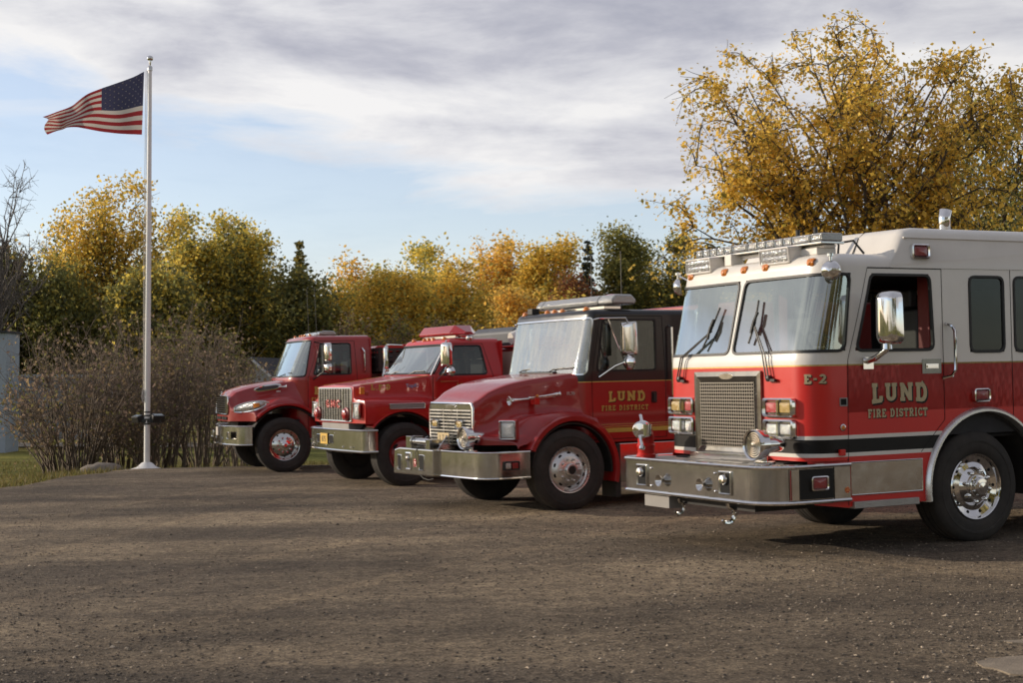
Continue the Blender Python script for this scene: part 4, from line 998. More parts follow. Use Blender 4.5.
def engine_square_hood():
    M['red_sq'] = mat('square_nose_red_paint', (.52, .009, .009), .36, coat=.5, var=.08, vscale=1.5, dust=.05, rvar=.08)
    root = tag(empty('fire_engine', pose(-2.17945, 23.97843, -152.5)), 'square-nosed red truck with upright grille, yellow plate in its bumper and red lightbar', 'fire engine', 'fire trucks parked in a row')
    W = 1.0; wz = lambda z: 1.0 if z < 1.7 else 1.0-.13*(z-1.7)/.6
    def xf(z): return -.42 if z < 1.72 else -.42-.45*(min(z, 2.26)-1.72)/.54
    dwin = [(-.64, 1.735), (-1.53, 1.735), (-1.46, 2.20), (-.96, 2.20)]
    col = lambda u, z: 0
    sh = cab_conv(root, W, .13, xf, -1.0, .78, 2.26, -1.80, (1.76, 2.22), dwin, ['red_sq'], col, [], [(.03, .02), (.05, .06), (.062, .12), (.07, .3)], (.06, .07), 'ws', bow=.08, wz=wz, seal=.028); uX = sh.uX
    conv_inside(root, -.60, W, 1.36)
    q = MB()
    for sg in (1, -1):
        S = lambda pts: [(sg*uX(x), z) for x, z in pts]
        seam(q, sh, S([(-.56, .82), (-.56, 1.70), (-.92, 2.235), (-1.50, 2.235), (-1.64, 1.7), (-1.64, .82)]), .008)
    q.build('door_gap', 'dark', root)
    def st(X, z, h, hz, jy, jz, ft, fy, zb): return (X, [(0, z), (h*.6, z-.006), (h*.93, z-.02), (h, hz), (h+.012, hz-.06), (jy, jz+.04), (jy+.05, jz), (fy-.08, ft), (fy-.01, ft-.04), (fy+.005, (ft+zb)/2), (fy, zb)])
    S = [st(.71, 1.60, .79, 1.565, .82, 1.38, 1.365, 1.14, .99),
         st(.55, 1.625, .80, 1.59, .83, 1.38, 1.365, 1.15, .99),
         st(.20, 1.66, .83, 1.625, .86, 1.38, 1.36, 1.155, .99),
         st(-.15, 1.70, .87, 1.665, .90, 1.38, 1.35, 1.155, .99),
         st(-.40, 1.735, .92, 1.70, .95, 1.37, 1.34, 1.15, .99),
         st(-.55, 1.745, .95, 1.71, .98, 1.33, 1.30, 1.14, .90)]
    hd = hood(S, lambda y: .06*sstep((abs(y)-.85)/.3), (.02, .50, .675), 1.0, .02)
    for sg in (1, -1): flare(hd, .02, .50, .665, .70, 40, 150, .85, 1.165, sg, n=30, lip=.012); flare(hd, .02, .5, .665, .74, 150, 186, .85, 1.16, sg, n=12, lip=.012)
    hd.build('hood', 'red_sq', root, ang=40)
    q = MB()
    for sg in (1, -1): flare(q, .02, .50, .64, .655, 30, 186, .5, 1.12, sg)
    q.build('wheel_well', 'under', root)
    X = .735
    q = MB(); q.tube([(X, *p) for p in rpoly([(-.745, 1.03), (.745, 1.03), (.745, 1.55), (-.745, 1.55)], .04, 3)], .017, 8, closed=True)
    for y in (-.37, 0, .37): q.box(X-.005, X+.012, y-.010, y+.010, 1.03, 1.55)
    for z in (1.20, 1.38): pass
    gr = q.build('grille', 'chrome_dull', root)
    q = MB(); q.box(X-.003, X+.001, -.74, .74, 1.03, 1.55); q.build('grille_backing', 'under', gr)
    q = MB()
    for i in range(13): y = -.70+i*1.40/12; q.box(X+.006, X+.014, y-.009, y+.009, 1.035, 1.545)
    q.build('grille_bars', 'alu', gr, smooth=False); q = MB()
    for i in range(18): z = 1.05+i*.028; q.box(X+.001, X+.005, -.73, .73, z-.004, z+.004)
    q.build('grille_slats', 'steel', gr, smooth=False)
    f = lambda X0, Z0: (lambda s, t, o: (X+.026+o, X0+s, Z0+t))
    letters('GMC', .125, f(-.35, 1.24), half=.14, gap=.28, squash=1.75).build('emblem', 'lens_red', gr, smooth=False)
    for y in (-.72, .56):
        q = MB(); q.lathe([(.11, 0), (.11, .02), (.09, .03)], (X+.015, y, 1.14), (1, 0, 0), 20); o = q.build('grille_light', 'red_old', gr)
        q = MB(); q.lathe([(.09, .03), (.08, .06), (.04, .08), (.001, .082)], (X+.015, y, 1.14), (1, 0, 0), 20); q.build('lens', 'lens_red', o)
    for sg in (1, -1):
        q = MB(); frame_box(q, X-.012, *sorted((sg*.80, sg*1.06)), 1.07, 1.33, .018, .03, .02); h = q.build('headlight', 'chrome_dull', root)
        q = MB(); lens(q, X-.005, *sorted((sg*.82, sg*.925)), 1.09, 1.31, .015, .01); lens(q, X-.005, *sorted((sg*.935, sg*1.045)), 1.09, 1.31, .015, .01); q.build('lens', 'lens_clear', h)
        T = side_T(1.162, sg); q = MB(); frame_box(q, 0, *sorted((-sg*.27, sg*.34)), 1.21, 1.30, .012, .012, .015, 0, T); h = q.build('side_trim', 'chrome_dull', root); q = MB(); prect(q, T, *sorted((-sg*.26, sg*.33)), 1.22, 1.29, .006); q.build('trim_face', 'grey', h)
        T = side_T(.92, sg); q = MB(); q.box(.0, .05, *sorted((-sg*.68, -sg*.60)), 1.45, 1.57, 0, T); q.build('turn_light', 'lens_amber', root, bevel=.015)
        q = MB(); q.box(.03, .075, *sorted((-sg*.60, -sg*.55)), 1.43, 1.50, 0, T); q.build('side_light', 'lens_red', root, bevel=.012)
        y_ = .895; ff = (lambda sx: (lambda X0, Z0, yy: (lambda s, t, o: (X0-s if sx > 0 else X0+s, sx*(yy+o), Z0+t))))(sg)
        letters('L.F.D.', .085, (lambda sx: (lambda s, t, o: ((.44-s if sx > 0 else .0+s), sx*(.826+(.44-(.44-s if sx > 0 else s))*.088+o), 1.515+t)))(sg), half=.11, gap=.2, squash=1.15).build('lettering', 'goldflat', root, smooth=False)
        letters('LUND', .060, ff(-.98 if sg > 0 else -1.4, 1.53, W+.004), half=.11, gap=.2, squash=1.2).build('lettering', 'goldflat', root, smooth=False)
        T = side_T(.912, sg) @ Matrix.Translation((.004, sg*.27, 1.545)) @ Matrix.Rotation(-sg*.09, 4, 'Z') @ Matrix(((0, 0, 1, 0), (1, 0, 0, 0), (0, 1, 0, 0), (0, 0, 0, 1))); textobj('TopKick', .085, T, 'bluetext', root, 'badge', .003)
        mirror_head(root, (-.68, sg*1.24, 2.05), .21, .40, (.93, sg*.36, 0), .08, 'chrome', .05)
        q = MB(); q.tube([(-.62, sg*.99, 1.64), (-.66, sg*1.25, 1.78), (-.68, sg*1.25, 1.86)], .016, 8); q.tube([(-.86, sg*.91, 2.26), (-.7, sg*1.22, 2.28), (-.68, sg*1.24, 2.25)], .012, 8); q.tube([(-.52, sg*1.0, 1.73), (-.70, sg*1.22, 2.26)], .010, 6)
        c = Vector((-.74, sg*1.28, 1.78)); q.lathe([(.001, .06), (.06, .045), (.085, .01), (.085, -.02), (.001, -.03)], c, (.9, sg*.3, 0), 18); q.build('mirror_bracket', 'chrome', root)
        q = MB(); q.box(-1.0, -.68, *sorted((sg*.995, sg*1.02)), 1.62, 1.64); q.build('door_trim', 'chrome_dull', root)
    T = Matrix.Translation((0, 0, 0))
    # pin stripe on the hood
    q = MB()
    for sg in (1, -1): q.tube([(.62, sg*.815, 1.60), (.1, sg*.855, 1.655), (-.5, sg*.945, 1.725)], .006, 5)
    q.build('body_stripe', 'goldflat', root)
    for yb in (-.5, .3): q = MB(); q.tube([(-.44, yb, 1.75), (-.50, yb+.12, 1.80), (-.52, yb+.45, 1.80)], .009, 6); q.build('wiper', 'plastic', root)
    P = outline(1.22, .79, .50, .10, .05, 5); q = MB(); band(q, P, .56, .89); bp = q.build('bumper', 'chrome_dull', root); q = MB(); q.tube([(x, y, .89) for x, y in P], .018, 8); q.tube([(x, y, .558) for x, y in P], .018, 8); q.build('bumper_edge', 'chrome_dull', bp)
    q = MB(); deck(q, P, .895); q.box(.45, .74, -.6, .6, .86, .99); q.build('bumper_top', 'grey', bp)
    for y0, y1 in ((-.74, -.54), (-.17, .05)):
        q = MB(); frame_box(q, .783, y0, y1, .66, .80, .012, .012, .01); o = q.build('bumper_pocket', 'chrome_dull', bp); q = MB(); prect(q, Matrix.Identity(4), y0+.012, y1-.012, .67, .79, .792); q.build('pocket_opening', 'dark', o)
    q = MB(); q.box(.805, .81, -.52, -.19, .645, .82); pl = q.build('licence_plate', 'plate', root, bevel=.003)
    textobj('875', .13, Matrix.Translation((.812, -.355, .685)) @ Matrix(((0, 0, 1, 0), (1, 0, 0, 0), (0, 1, 0, 0), (0, 0, 0, 1))), 'plate_text', pl)
    for y in (-.95, .1, .45, .8, -.3): q = MB(); q.lathe([(.014, 0), (.012, .01), (.001, .012)], (.785, y, .62 if y != .1 else .83), (1, 0, 0), 8); q.build('bolt', 'chrome', bp)
    # roof
    domes(root, [(-.95, y, 2.315) for y in (-.62, -.18, .0, .18, .62)], 'lens_amber', .035)
    q = MB(); q.box(-1.40, -1.15, -.62, .62, 2.34, 2.38); lb = q.build('lightbar', 'steel', root)
    q = MB(); Pp = [(-1.50, 2.385), (-1.06, 2.385), (-1.04, 2.42), (-1.14, 2.545), (-1.42, 2.545), (-1.52, 2.42)]; q.prism(Pp, -.62, .62, 'y'); q.build('lightbar_dome', 'red_mid', lb, bevel=.012)
    for sg in (1, -1):
        V = [(x, sg*.62, z) for x, z in Pp]+[(x*.0+(-1.28+(x+1.28)*.35), sg*.86, 2.39+(z-2.385)*.25) for x, z in Pp]; q = MB(); q.add(V, [tuple(range(6)), tuple(range(6, 12))]+[(i, (i+1) % 6, (i+1) % 6+6, i+6) for i in range(6)]); q.build('lightbar_dome', 'lens_red', lb, bevel=.01)
    q = MB(); q.lathe([(.05, 0), (.06, .02), (.05, .08), (.001, .1)], (-1.3, .82, 2.28), (0, 0, 1), 14); q.build('roof_beacon', 'chrome', root)
    for sg in (1, -1):
        wheel(root, 0, 1.165, 1.01, 'g', sg, steer=4, tw=.28); wheel(root, -4.6, 1.165, 1.01, 'g', sg, tw=.58)
    # utility body: cream roll-up door, white rolled tarp, dark cover
    q = MB(); q.box(-6.8, -2.05, -1.18, 1.18, .75, 2.16); q.build('utility_body', 'red_old', root, bevel=.02)
    for sg in (1, -1):
        q = MB()
        for i in range(24): z = 1.08+i*.043; q.box(-2.95, -2.12, *sorted((sg*1.185, sg*(1.20 if i % 2 else 1.194))), z, z+.038)
        q.build('roll_up_door', 'cream', root)
        q = MB(); q.box(-6.8, -2.0, *sorted((sg*.6, sg*1.2)), 2.165, 2.20); q.build('body_trim', 'red', root, bevel=.01)
        q = MB(); q.tube([(-2.0, sg*.95, 2.31), (-2.12, sg*.95, 2.33), (-2.35, sg*.95, 2.335), (-2.9, sg*.95, 2.34), (-3.0, sg*.95, 2.32)], [.10, .13, .135, .135, .10], 16); q.build('rolled_tarp', 'white', root)
    q = MB(); q.box(-2.06, -2.04, -1.1, 1.1, .9, 2.1); q.build('body_front', 'cream', root)
    q = MB(); q.prism([(-6.6, 2.2), (-2.15, 2.2), (-2.15, 2.45), (-2.25, 2.52), (-6.5, 2.52)], -.82, .72, 'y'); q.build('tank_cover', 'dkgrey', root, bevel=.05)
    chassis(root, .6, -6.5, [0, -4.6], D=1.0); return root

def engine_sloped_hood():
    root = tag(empty('fire_engine', pose(-4.61992, 28.07371, -158)), 'red truck with a sloping rounded hood and almond headlight, farthest from the wire-grille engine', 'fire engine', 'fire trucks parked in a row')
    W = 1.0; wz = lambda z: 1.0 if z < 1.75 else 1.0-.07*(z-1.75)/.75
    def xf(z): return -.13 if z < 1.72 else -.13-.36*(min(z, 2.50)-1.72)/.78
    dwin = [(-.60, 1.80), (-1.33, 1.80), (-1.33, 2.37), (-.75, 2.37), (-.62, 2.1)]
    dwin = [(-.60, 1.79), (-1.34, 1.79), (-1.34, 2.37), (-.72, 2.37)]
    sh = cab_conv(root, W, .30, xf, -.8, .60, 2.46, -1.72, (1.76, 2.43), dwin, ['red_mid'], lambda u, z: 0, [], [(.03, .02), (.05, .06), (.062, .12), (.07, .3)], (.10, .14), 'ws', bow=.12, wz=wz, seal=.03); uX = sh.uX
    conv_inside(root, -.35, W, 1.42)
    q = MB()
    for sg in (1, -1):
        S = lambda pts: [(sg*uX(x), z) for x, z in pts]
        seam(q, sh, S([(-.50, .7), (-.50, 1.75), (-.66, 2.42), (-1.42, 2.42), (-1.46, 1.7), (-1.46, .7)]), .008)
    q.build('door_gap', 'dark', root)
    def st(X, z, h, hz, jy, jz, ft, fy, zb): return (X, [(0, z), (h*.6, z-.012), (h*.9, z-.04), (h, hz), (h+.03, hz-.08), (jy, jz), ((jy+fy)/2+.03, ft), (fy-.05, ft-.03), (fy, ft-.10), (fy+.005, (ft+zb)/2), (fy, zb)])
    S = [st(.90, 1.43, .55, 1.38, .64, 1.20, 1.16, 1.12, .94),
         st(.80, 1.53, .58, 1.48, .68, 1.24, 1.21, 1.13, .94),
         st(.55, 1.61, .64, 1.56, .76, 1.30, 1.29, 1.15, .93),
         st(.20, 1.665, .72, 1.62, .85, 1.36, 1.36, 1.16, .93),
         st(-.10, 1.70, .80, 1.655, .90, 1.38, 1.375, 1.165, .93),
         st(-.30, 1.715, .86, 1.67, .95, 1.34, 1.32, 1.165, .9),
         st(-.42, 1.72, .92, 1.67, .98, 1.26, 1.22, 1.16, .85)]
    hd = hood(S, lambda y: .42*sstep((abs(y)-.45)/.75), (-.06, .50, .73), .95, .03)
    for sg in (1, -1): flare(hd, -.06, .50, .72, .79, 44, 190, .85, 1.175, sg, n=40, lip=.02)
    hd.build('hood', 'red_mid', root, ang=45)
    q = MB()
    for sg in (1, -1): flare(q, -.06, .50, .69, .71, 20, 188, .5, 1.13, sg)
    q.build('wheel_well', 'under', root)
    # grille
    def nose(y): return .90-.42*sstep((abs(y)-.45)/.75)+.045
    q = MB(); pts = [(nose(y)-.008*(z-1.08)*4, y, z) for y, z in rpoly([(-.54, 1.08), (.54, 1.08), (.55, 1.42), (-.55, 1.42)], .06, 3)]; q.tube(pts, .014, 8, closed=True); gr = q.build('grille', 'chrome', root)
    q = MB(); us = lin(-.54, .54, .09); q.grid(lambda y, z: Vector((nose(y)-.005, y, z)), us, [1.08, 1.42]); q.build('grille_backing', 'dark', gr)
    q = MB()
    for i in range(8): z = 1.105+i*.041; q.grid(lambda y, t: Vector((nose(y)+.012*t, y, z+.020*t)), us, [0, 1]); q.grid(lambda y, t: Vector((nose(y)+.012, y, z+.020+.006*t)), us, [0, 1])
    q.build('grille_slats', 'chrome', gr)
    q = MB(); q.prism([(.09*cos(a), 1.475+.03*sin(a)) for a in [2*pi*i/16 for i in range(16)]], .93, .95, 'x'); q.build('nameplate', 'chrome_dull', gr)
    q = MB()
    for y0, y1 in ((-.5, -.3), (-.25, -.05), (.05, .25), (.3, .5)): q.box(nose(y0)-.03, nose(y0)+.0, y0, y1, .975, 1.035)
    q.build('air_intake', 'dark', gr)
    for sg in (1, -1):
        # almond headlight wrapped over the swept fender
        def hp(a, b):   # a 0..1 along, b -1..1
            X = .86-.50*a; yb = .72+.44*sstep(a*1.15)*1.0; z = 1.165+.115*a; hh = .085*sin(pi*min(1, .12+a*.80))**.7
            y = yb; return Vector((X-.02, sg*(y+.012), z+b*hh))
        q = MB(); aa = lin(0, 1, .08); q.grid(lambda a, b: hp(a, b)+Vector((.03, sg*.03, 0))*(1-b*b)*sin(pi*a)**.5, aa, [-1, -.6, -.2, .2, .6, 1]); h = q.build('headlight', 'lens_clear', root)
        q = MB(); q.tube([hp(a, 1) for a in aa]+[hp(a, -1) for a in aa[::-1]], .012, 6, closed=True); q.build('headlight_rim', 'chrome', h)
        q = MB(); q.grid(lambda a, b: hp(a, b)+Vector((.036, sg*.036, 0)), [.62, .72, .82], [-.5, 0, .5]); q.build('turn_lens', 'lens_amber', h)
        q = MB(); q.box(.28, .38, *sorted((sg*1.12, sg*1.20)), 1.28, 1.31); q.build('clearance_lamp', 'badge', root, bevel=.01)
        q = MB(); q.box(.02, .10, *sorted((sg*.97, sg*1.01)), 1.475, 1.505); q.build('badge', 'badge', root, bevel=.01)
        # chrome air-intake scoop on the hood side
        P = [(.50, 1.53), (.42, 1.50), (.1, 1.535), (.0, 1.56), (-.02, 1.61), (.08, 1.625), (.3, 1.60)]
        T = sg; q = MB(); q.tube([(x, sg*(.84+(0.5-x)*.07), z) for x, z in rpoly(P, .03, 3)], .016, 6, closed=True); o = q.build('hood_intake', 'chrome', root)
        q = MB(); q.add([(x, sg*(.838+(0.5-x)*.07), z) for x, z in P], [tuple(range(7))]); q.build('intake_screen', 'dkgrey', o)
        q = MB(); trumpet(q, (.05, sg*.93, 1.57), (-.10, sg*.95, 1.575), .012, .045); q.build('air_horn', 'chrome', root)
        ff = (lambda sx: (lambda X0, Z0, yy: (lambda s, t, o: (X0-s if sx > 0 else X0+s, sx*(yy+o), Z0+t))))(sg)
        letters('LUND', .14, ff(-.62 if sg > 0 else -1.25, 1.42, W+.004), half=.12, gap=.2, squash=1.3).build('lettering', 'goldflat', root, smooth=False)
        letters('FIRE DISTRICT', .07, ff(-.56 if sg > 0 else -1.35, 1.29, W+.004), half=.1, gap=.2, squash=1.05).build('lettering', 'goldflat', root, smooth=False)
        q = MB()
        prect(q, side_T(W+.003, sg), *sorted((sg*.56, sg*1.72)), 1.12, 1.15); q.build('body_stripe', 'cream', root)
        q = MB(); q.tube([(-.66, sg*.98, 2.40), (-.60, sg*1.16, 2.40), (-.74, sg*1.24, 2.36), (-.74, sg*1.24, 1.84), (-.60, sg*1.02, 1.70)], .014, 8); q.build('mirror_bracket', 'plastic', root)
        mirror_head(root, (-.80, sg*1.26, 2.20), .20, .36, (.93, sg*.36, 0), .09, 'chrome', .05); mirror_head(root, (-.80, sg*1.26, 1.91), .20, .17, (.93, sg*.36, 0), .09, 'chrome', .05)
        grab(root, [(-1.57, sg*.98, 2.28), (-1.60, sg*1.05, 2.22), (-1.60, sg*1.05, 1.85), (-1.60, sg*1.0, 1.82)], .015)
        wheel(root, 0, 1.165, 1.02, 'm', sg, steer=0, tw=.28); wheel(root, -4.6, 1.165, 1.02, 'm', sg, tw=.58)
    for yb in (-.4, .35): q = MB(); q.tube([(-.10, yb, 1.76), (-.22, yb+.1, 1.82), (-.24, yb+.4, 1.83)], .009, 6); q.build('wiper', 'plastic', root)
    P = outline(1.17, 1.0, .60, .25, .14, 6); q = MB(); band(q, P, .52, .86); bp = q.build('bumper', 'chrome_dull', root); q = MB(); q.tube([(x, y, .86) for x, y in P], .016, 8); q.tube([(x, y, .52) for x, y in P], .016, 8); q.build('bumper_edge', 'chrome_dull', bp); q = MB(); deck(q, P, .862); q.build('bumper_top', 'under', bp)
    for y0, y1 in ((.66, .86), (-.86, -.66)):
        q = MB(); frame_box(q, .96, y0, y1, .62, .76, .02, .02, .01); o = q.build('speaker_box', 'chrome', bp); q = MB(); prect(q, Matrix.Identity(4), y0+.02, y1-.02, .64, .74, .968); q.build('box_opening', 'dark', o)
    q = MB(); q.box(.985, 1.02, -.15, .05, .68, .84); q.build('licence_plate', 'badge', bp)
    hook(root, 1.0, -.3, .58); hook(root, 1.0, .3, .58)
    q = MB(); q.box(-1.12, -.86, -.45, .45, 2.51, 2.54); lb = q.build('lightbar', 'chrome_dull', root); q = MB(); q.prism([(-1.18, 2.545), (-.82, 2.545), (-.84, 2.60), (-.95, 2.63), (-1.14, 2.62)], -.6, .6, 'y'); q.build('lightbar_dome', 'lens_strobe', lb, bevel=.02)
    domes(root, [(-.66, y, 2.525) for y in (-.6, -.18, 0, .18, .6)], 'lens_amber', .03)
    for y in (.15, .75): q = MB(); q.tube([(-.75, y, 2.5), (-.72, y, 3.45)], .006, 5); q.build('antenna', 'plastic', root)
    # body: red box, chrome rail, black cargo net
    q = MB(); q.box(-6.9, -2.75, -1.2, 1.2, .75, 2.33); q.box(-2.75, -1.95, -1.18, 1.18, .75, 1.80); q.build('tanker_body', 'red_mid', root, bevel=.02)
    q = MB(); q.prism([(-4.0, 2.33), (-2.05, 2.18), (-2.05, 2.24), (-2.2, 2.34), (-4.0, 2.42)], -1.2, -.1, 'y'); q.build('slanted_lid', 'red', root, bevel=.01)
    q = MB()
    for sg in (1, -1):
        for i in range(7): x = -1.86-i*.14; q.box(x-.035, x+.035, *sorted((sg*1.19, sg*1.205)), 1.84, 2.28-.05*(i*.14)*3)
        for i in range(5): z = 1.86+i*.095; q.box(-2.75, -1.83, *sorted((sg*1.2, sg*1.215)), z-.028, z+.028)
    for i in range(14): y = -1.15+i*.177; q.box(-1.85, -1.83, y-.035, y+.035, 1.84, 2.28)
    for i in range(5): z = 1.86+i*.095; q.box(-1.86, -1.835, -1.19, 1.19, z-.03, z+.03)
    q.build('cargo_net', 'plastic', root)
    q = MB(); q.box(-2.7, -1.9, -1.1, 1.1, 1.80, 2.12); q.build('hose_load', 'under', root, bevel=.05)
    for sg in (1, -1):
        grab(root, [(-2.78, sg*1.22, 1.85), (-2.78, sg*1.22, 2.30), (-3.2, sg*1.22, 2.30), (-3.2, sg*1.22, 1.85)], .02, 'chrome', 'body_rail')
        q = MB(); prect(q, side_T(1.21, sg), *sorted((sg*1.98, sg*2.7)), 1.55, 1.72); q.build('compartment_trim', 'cream', root)
    chassis(root, .7, -6.5, [0, -4.6], D=1.0); return root
# ------------------------------------------------------------------ numpy helpers
nr = np.random.default_rng(11)
def fastmesh(name, V, F, mats, parent=None, col=None, smooth=False):
    """V (n,3), F (m,k) all faces with k corners"""
    V = np.asarray(V, dtype=np.float32); F = np.asarray(F, dtype=np.int32); k = F.shape[1]
    me = bpy.data.meshes.new(name); me.vertices.add(len(V)); me.vertices.foreach_set('co', V.ravel())
    me.loops.add(F.size); me.loops.foreach_set('vertex_index', F.ravel()); me.polygons.add(len(F))
    me.polygons.foreach_set('loop_start', np.arange(0, F.size, k, dtype=np.int32)); me.polygons.foreach_set('loop_total', np.full(len(F), k, dtype=np.int32))
    me.polygons.foreach_set('use_smooth', np.full(len(F), smooth))
    me.update(calc_edges=True)
    if col is not None:
        a = me.color_attributes.new('tint', 'FLOAT_COLOR', 'POINT'); c = np.ones((len(V), 4), dtype=np.float32); c[:, :3] = col; a.data.foreach_set('color', c.ravel())
    me.materials.append(M[mats] if isinstance(mats, str) else mats)
    o = bpy.data.objects.new(name, me); COL.objects.link(o)
    if parent: o.parent = parent
    return o
def leaves(name, C, size, cols, parent, mats='leaf', jitter=.35, droop=0.0):
    n = len(C); a = nr.normal(size=(n, 3)); a /= np.linalg.norm(a, axis=1)[:, None]+1e-9
    b = nr.normal(size=(n, 3)); b[:, 2] += droop; b -= a*(a*b).sum(1)[:, None]; b /= np.linalg.norm(b, axis=1)[:, None]+1e-9
    s = (size*(1+jitter*nr.normal(size=n)).clip(.4, 1.9))[:, None]; nn = np.cross(a, b)
    V = np.stack([C-a*s*.55, C-b*s*.36+nn*s*.10, C+a*s*.55, C+b*s*.36+nn*s*.10], 1).reshape(-1, 3)
    F = np.arange(4*n).reshape(n, 4)
    return fastmesh(name, V, F, mats, parent, np.repeat(cols, 4, axis=0))
def tubes(name, paths, sides, mats, parent):
    Vs = []; Fs = []; o = 0
    for pts, rad in paths:
        P = np.asarray(pts, dtype=float); k = len(P); T = np.gradient(P, axis=0); T /= np.linalg.norm(T, axis=1)[:, None]+1e-9
        ref = np.array([.3, .9, .2]) if abs(T[0, 2]) > .5 else np.array([0, 0, 1.]); A = np.cross(T, ref); A /= np.linalg.norm(A, axis=1)[:, None]+1e-9; B = np.cross(T, A)
        q = np.arange(sides)*2*pi/sides; R = np.asarray(rad)[:, None, None]
        V = P[:, None, :]+R*(A[:, None, :]*np.cos(q)[None, :, None]+B[:, None, :]*np.sin(q)[None, :, None]); Vs.append(V.reshape(-1, 3))
        i = np.arange(k-1)[:, None]*sides; j = np.arange(sides)[None, :]; j2 = (j+1) % sides
        Fs.append(np.stack([i+j, i+j2, i+sides+j2, i+sides+j], -1).reshape(-1, 4)+o); o += k*sides
    return fastmesh(name, np.concatenate(Vs), np.concatenate(Fs), mats, parent, smooth=True)
def bez(a, b, c, n):
    t = np.linspace(0, 1, n)[:, None]; return (1-t)**2*a+2*t*(1-t)*b+t*t*c

def leafmat(name, trans=.35, rough=.6):
    m = bpy.data.materials.new(name); m.use_nodes = True; nt = m.node_tree; b = nt.nodes['Principled BSDF']; out = nt.nodes['Material Output']
    at = N(nt, 'ShaderNodeAttribute', attribute_name='tint'); L(nt, at.outputs['Color'], b.inputs['Base Color']); b.inputs['Roughness'].default_value = rough
    b.inputs['Specular IOR Level'].default_value = .3
    tl = N(nt, 'ShaderNodeBsdfTranslucent'); L(nt, at.outputs['Color'], tl.inputs[0]); mx = N(nt, 'ShaderNodeMixShader'); mx.inputs[0].default_value = trans
    L(nt, b.outputs[0], mx.inputs[1]); L(nt, tl.outputs[0], mx.inputs[2]); L(nt, mx.outputs[0], out.inputs[0]); return m
M['leaf'] = leafmat('autumn_leaves', .55); M['needle'] = leafmat('needles', .1)
M['bark'] = mat('bark', (.085, .068, .052), .9, var=.35, vscale=6, bump=.6, bscale=20)
M['barkgrey'] = mat('grey_bark', (.15, .13, .115), .9, var=.3, vscale=6)
M['twig'] = mat('brown_twigs', (.155, .12, .09), .9, var=.35, vscale=2)

# ------------------------------------------------------------------ ground
def edge_d(x, y):
    """signed distance-like measure inside the gravel lot"""
    pts = [(-13.5, -20), (-12.6, 8), (-9.6, 20), (-8.75, 24.5), (-8.35, 27), (-7.95, 29.6), (-6.9, 30.6), (-3, 30.9), (4, 33.5), (12, 39), (34, 47)]
    # distance to polyline, sign by side
    best = 1e9; sg = 1
    for (ax, ay), (bx, by) in zip(pts[:-1], pts[1:]):
        dx, dy = bx-ax, by-ay; t = max(0, min(1, ((x-ax)*dx+(y-ay)*dy)/(dx*dx+dy*dy))); px, py = ax+t*dx, ay+t*dy
        d = sqrt((x-px)**2+(y-py)**2)
        if d < best-1e-9: best = d; sg = 1 if dx*(y-ay)-dy*(x-ax) < 0 else -1
    return best*sg
def wob(x, y): return .10*sin(x*1.7+y*.6)+.08*sin(y*2.3-x*1.1)+.05*sin(x*5.1+y*3.7)+.03*sin(y*11+x*7)
def lotbase(x, y): return zlot(x, y)-.055*max(0, y-28.9)*sstep((2-x)/4)
FIELD = -.50
def lot_z(x, y):
    d = edge_d(x, y)+wob(x, y)
    return lotbase(x, y)+.012*sin(x*.9+y*.35)*sin(y*.7)*sstep((13-y)/6)*.8-(max(0, .25-d))*.45
def ter_z(x, y):
    d = edge_d(x, y); zb = lotbase(min(max(x, -14), 34), min(max(y, -20), 47))
    if d > 0: return zb-.07
    t = sstep(-d/9.0); far = FIELD+.04*sin(x*.11)+.03*sin(y*.13)
    return (zb-.07)*(1-t)+far*t
def soil_nodes(nt, b, stops, s1, s2, bumpd, b2=0):
    tc = nt.nodes.new('ShaderNodeTexCoord'); v = tc.outputs['Object']
    return v
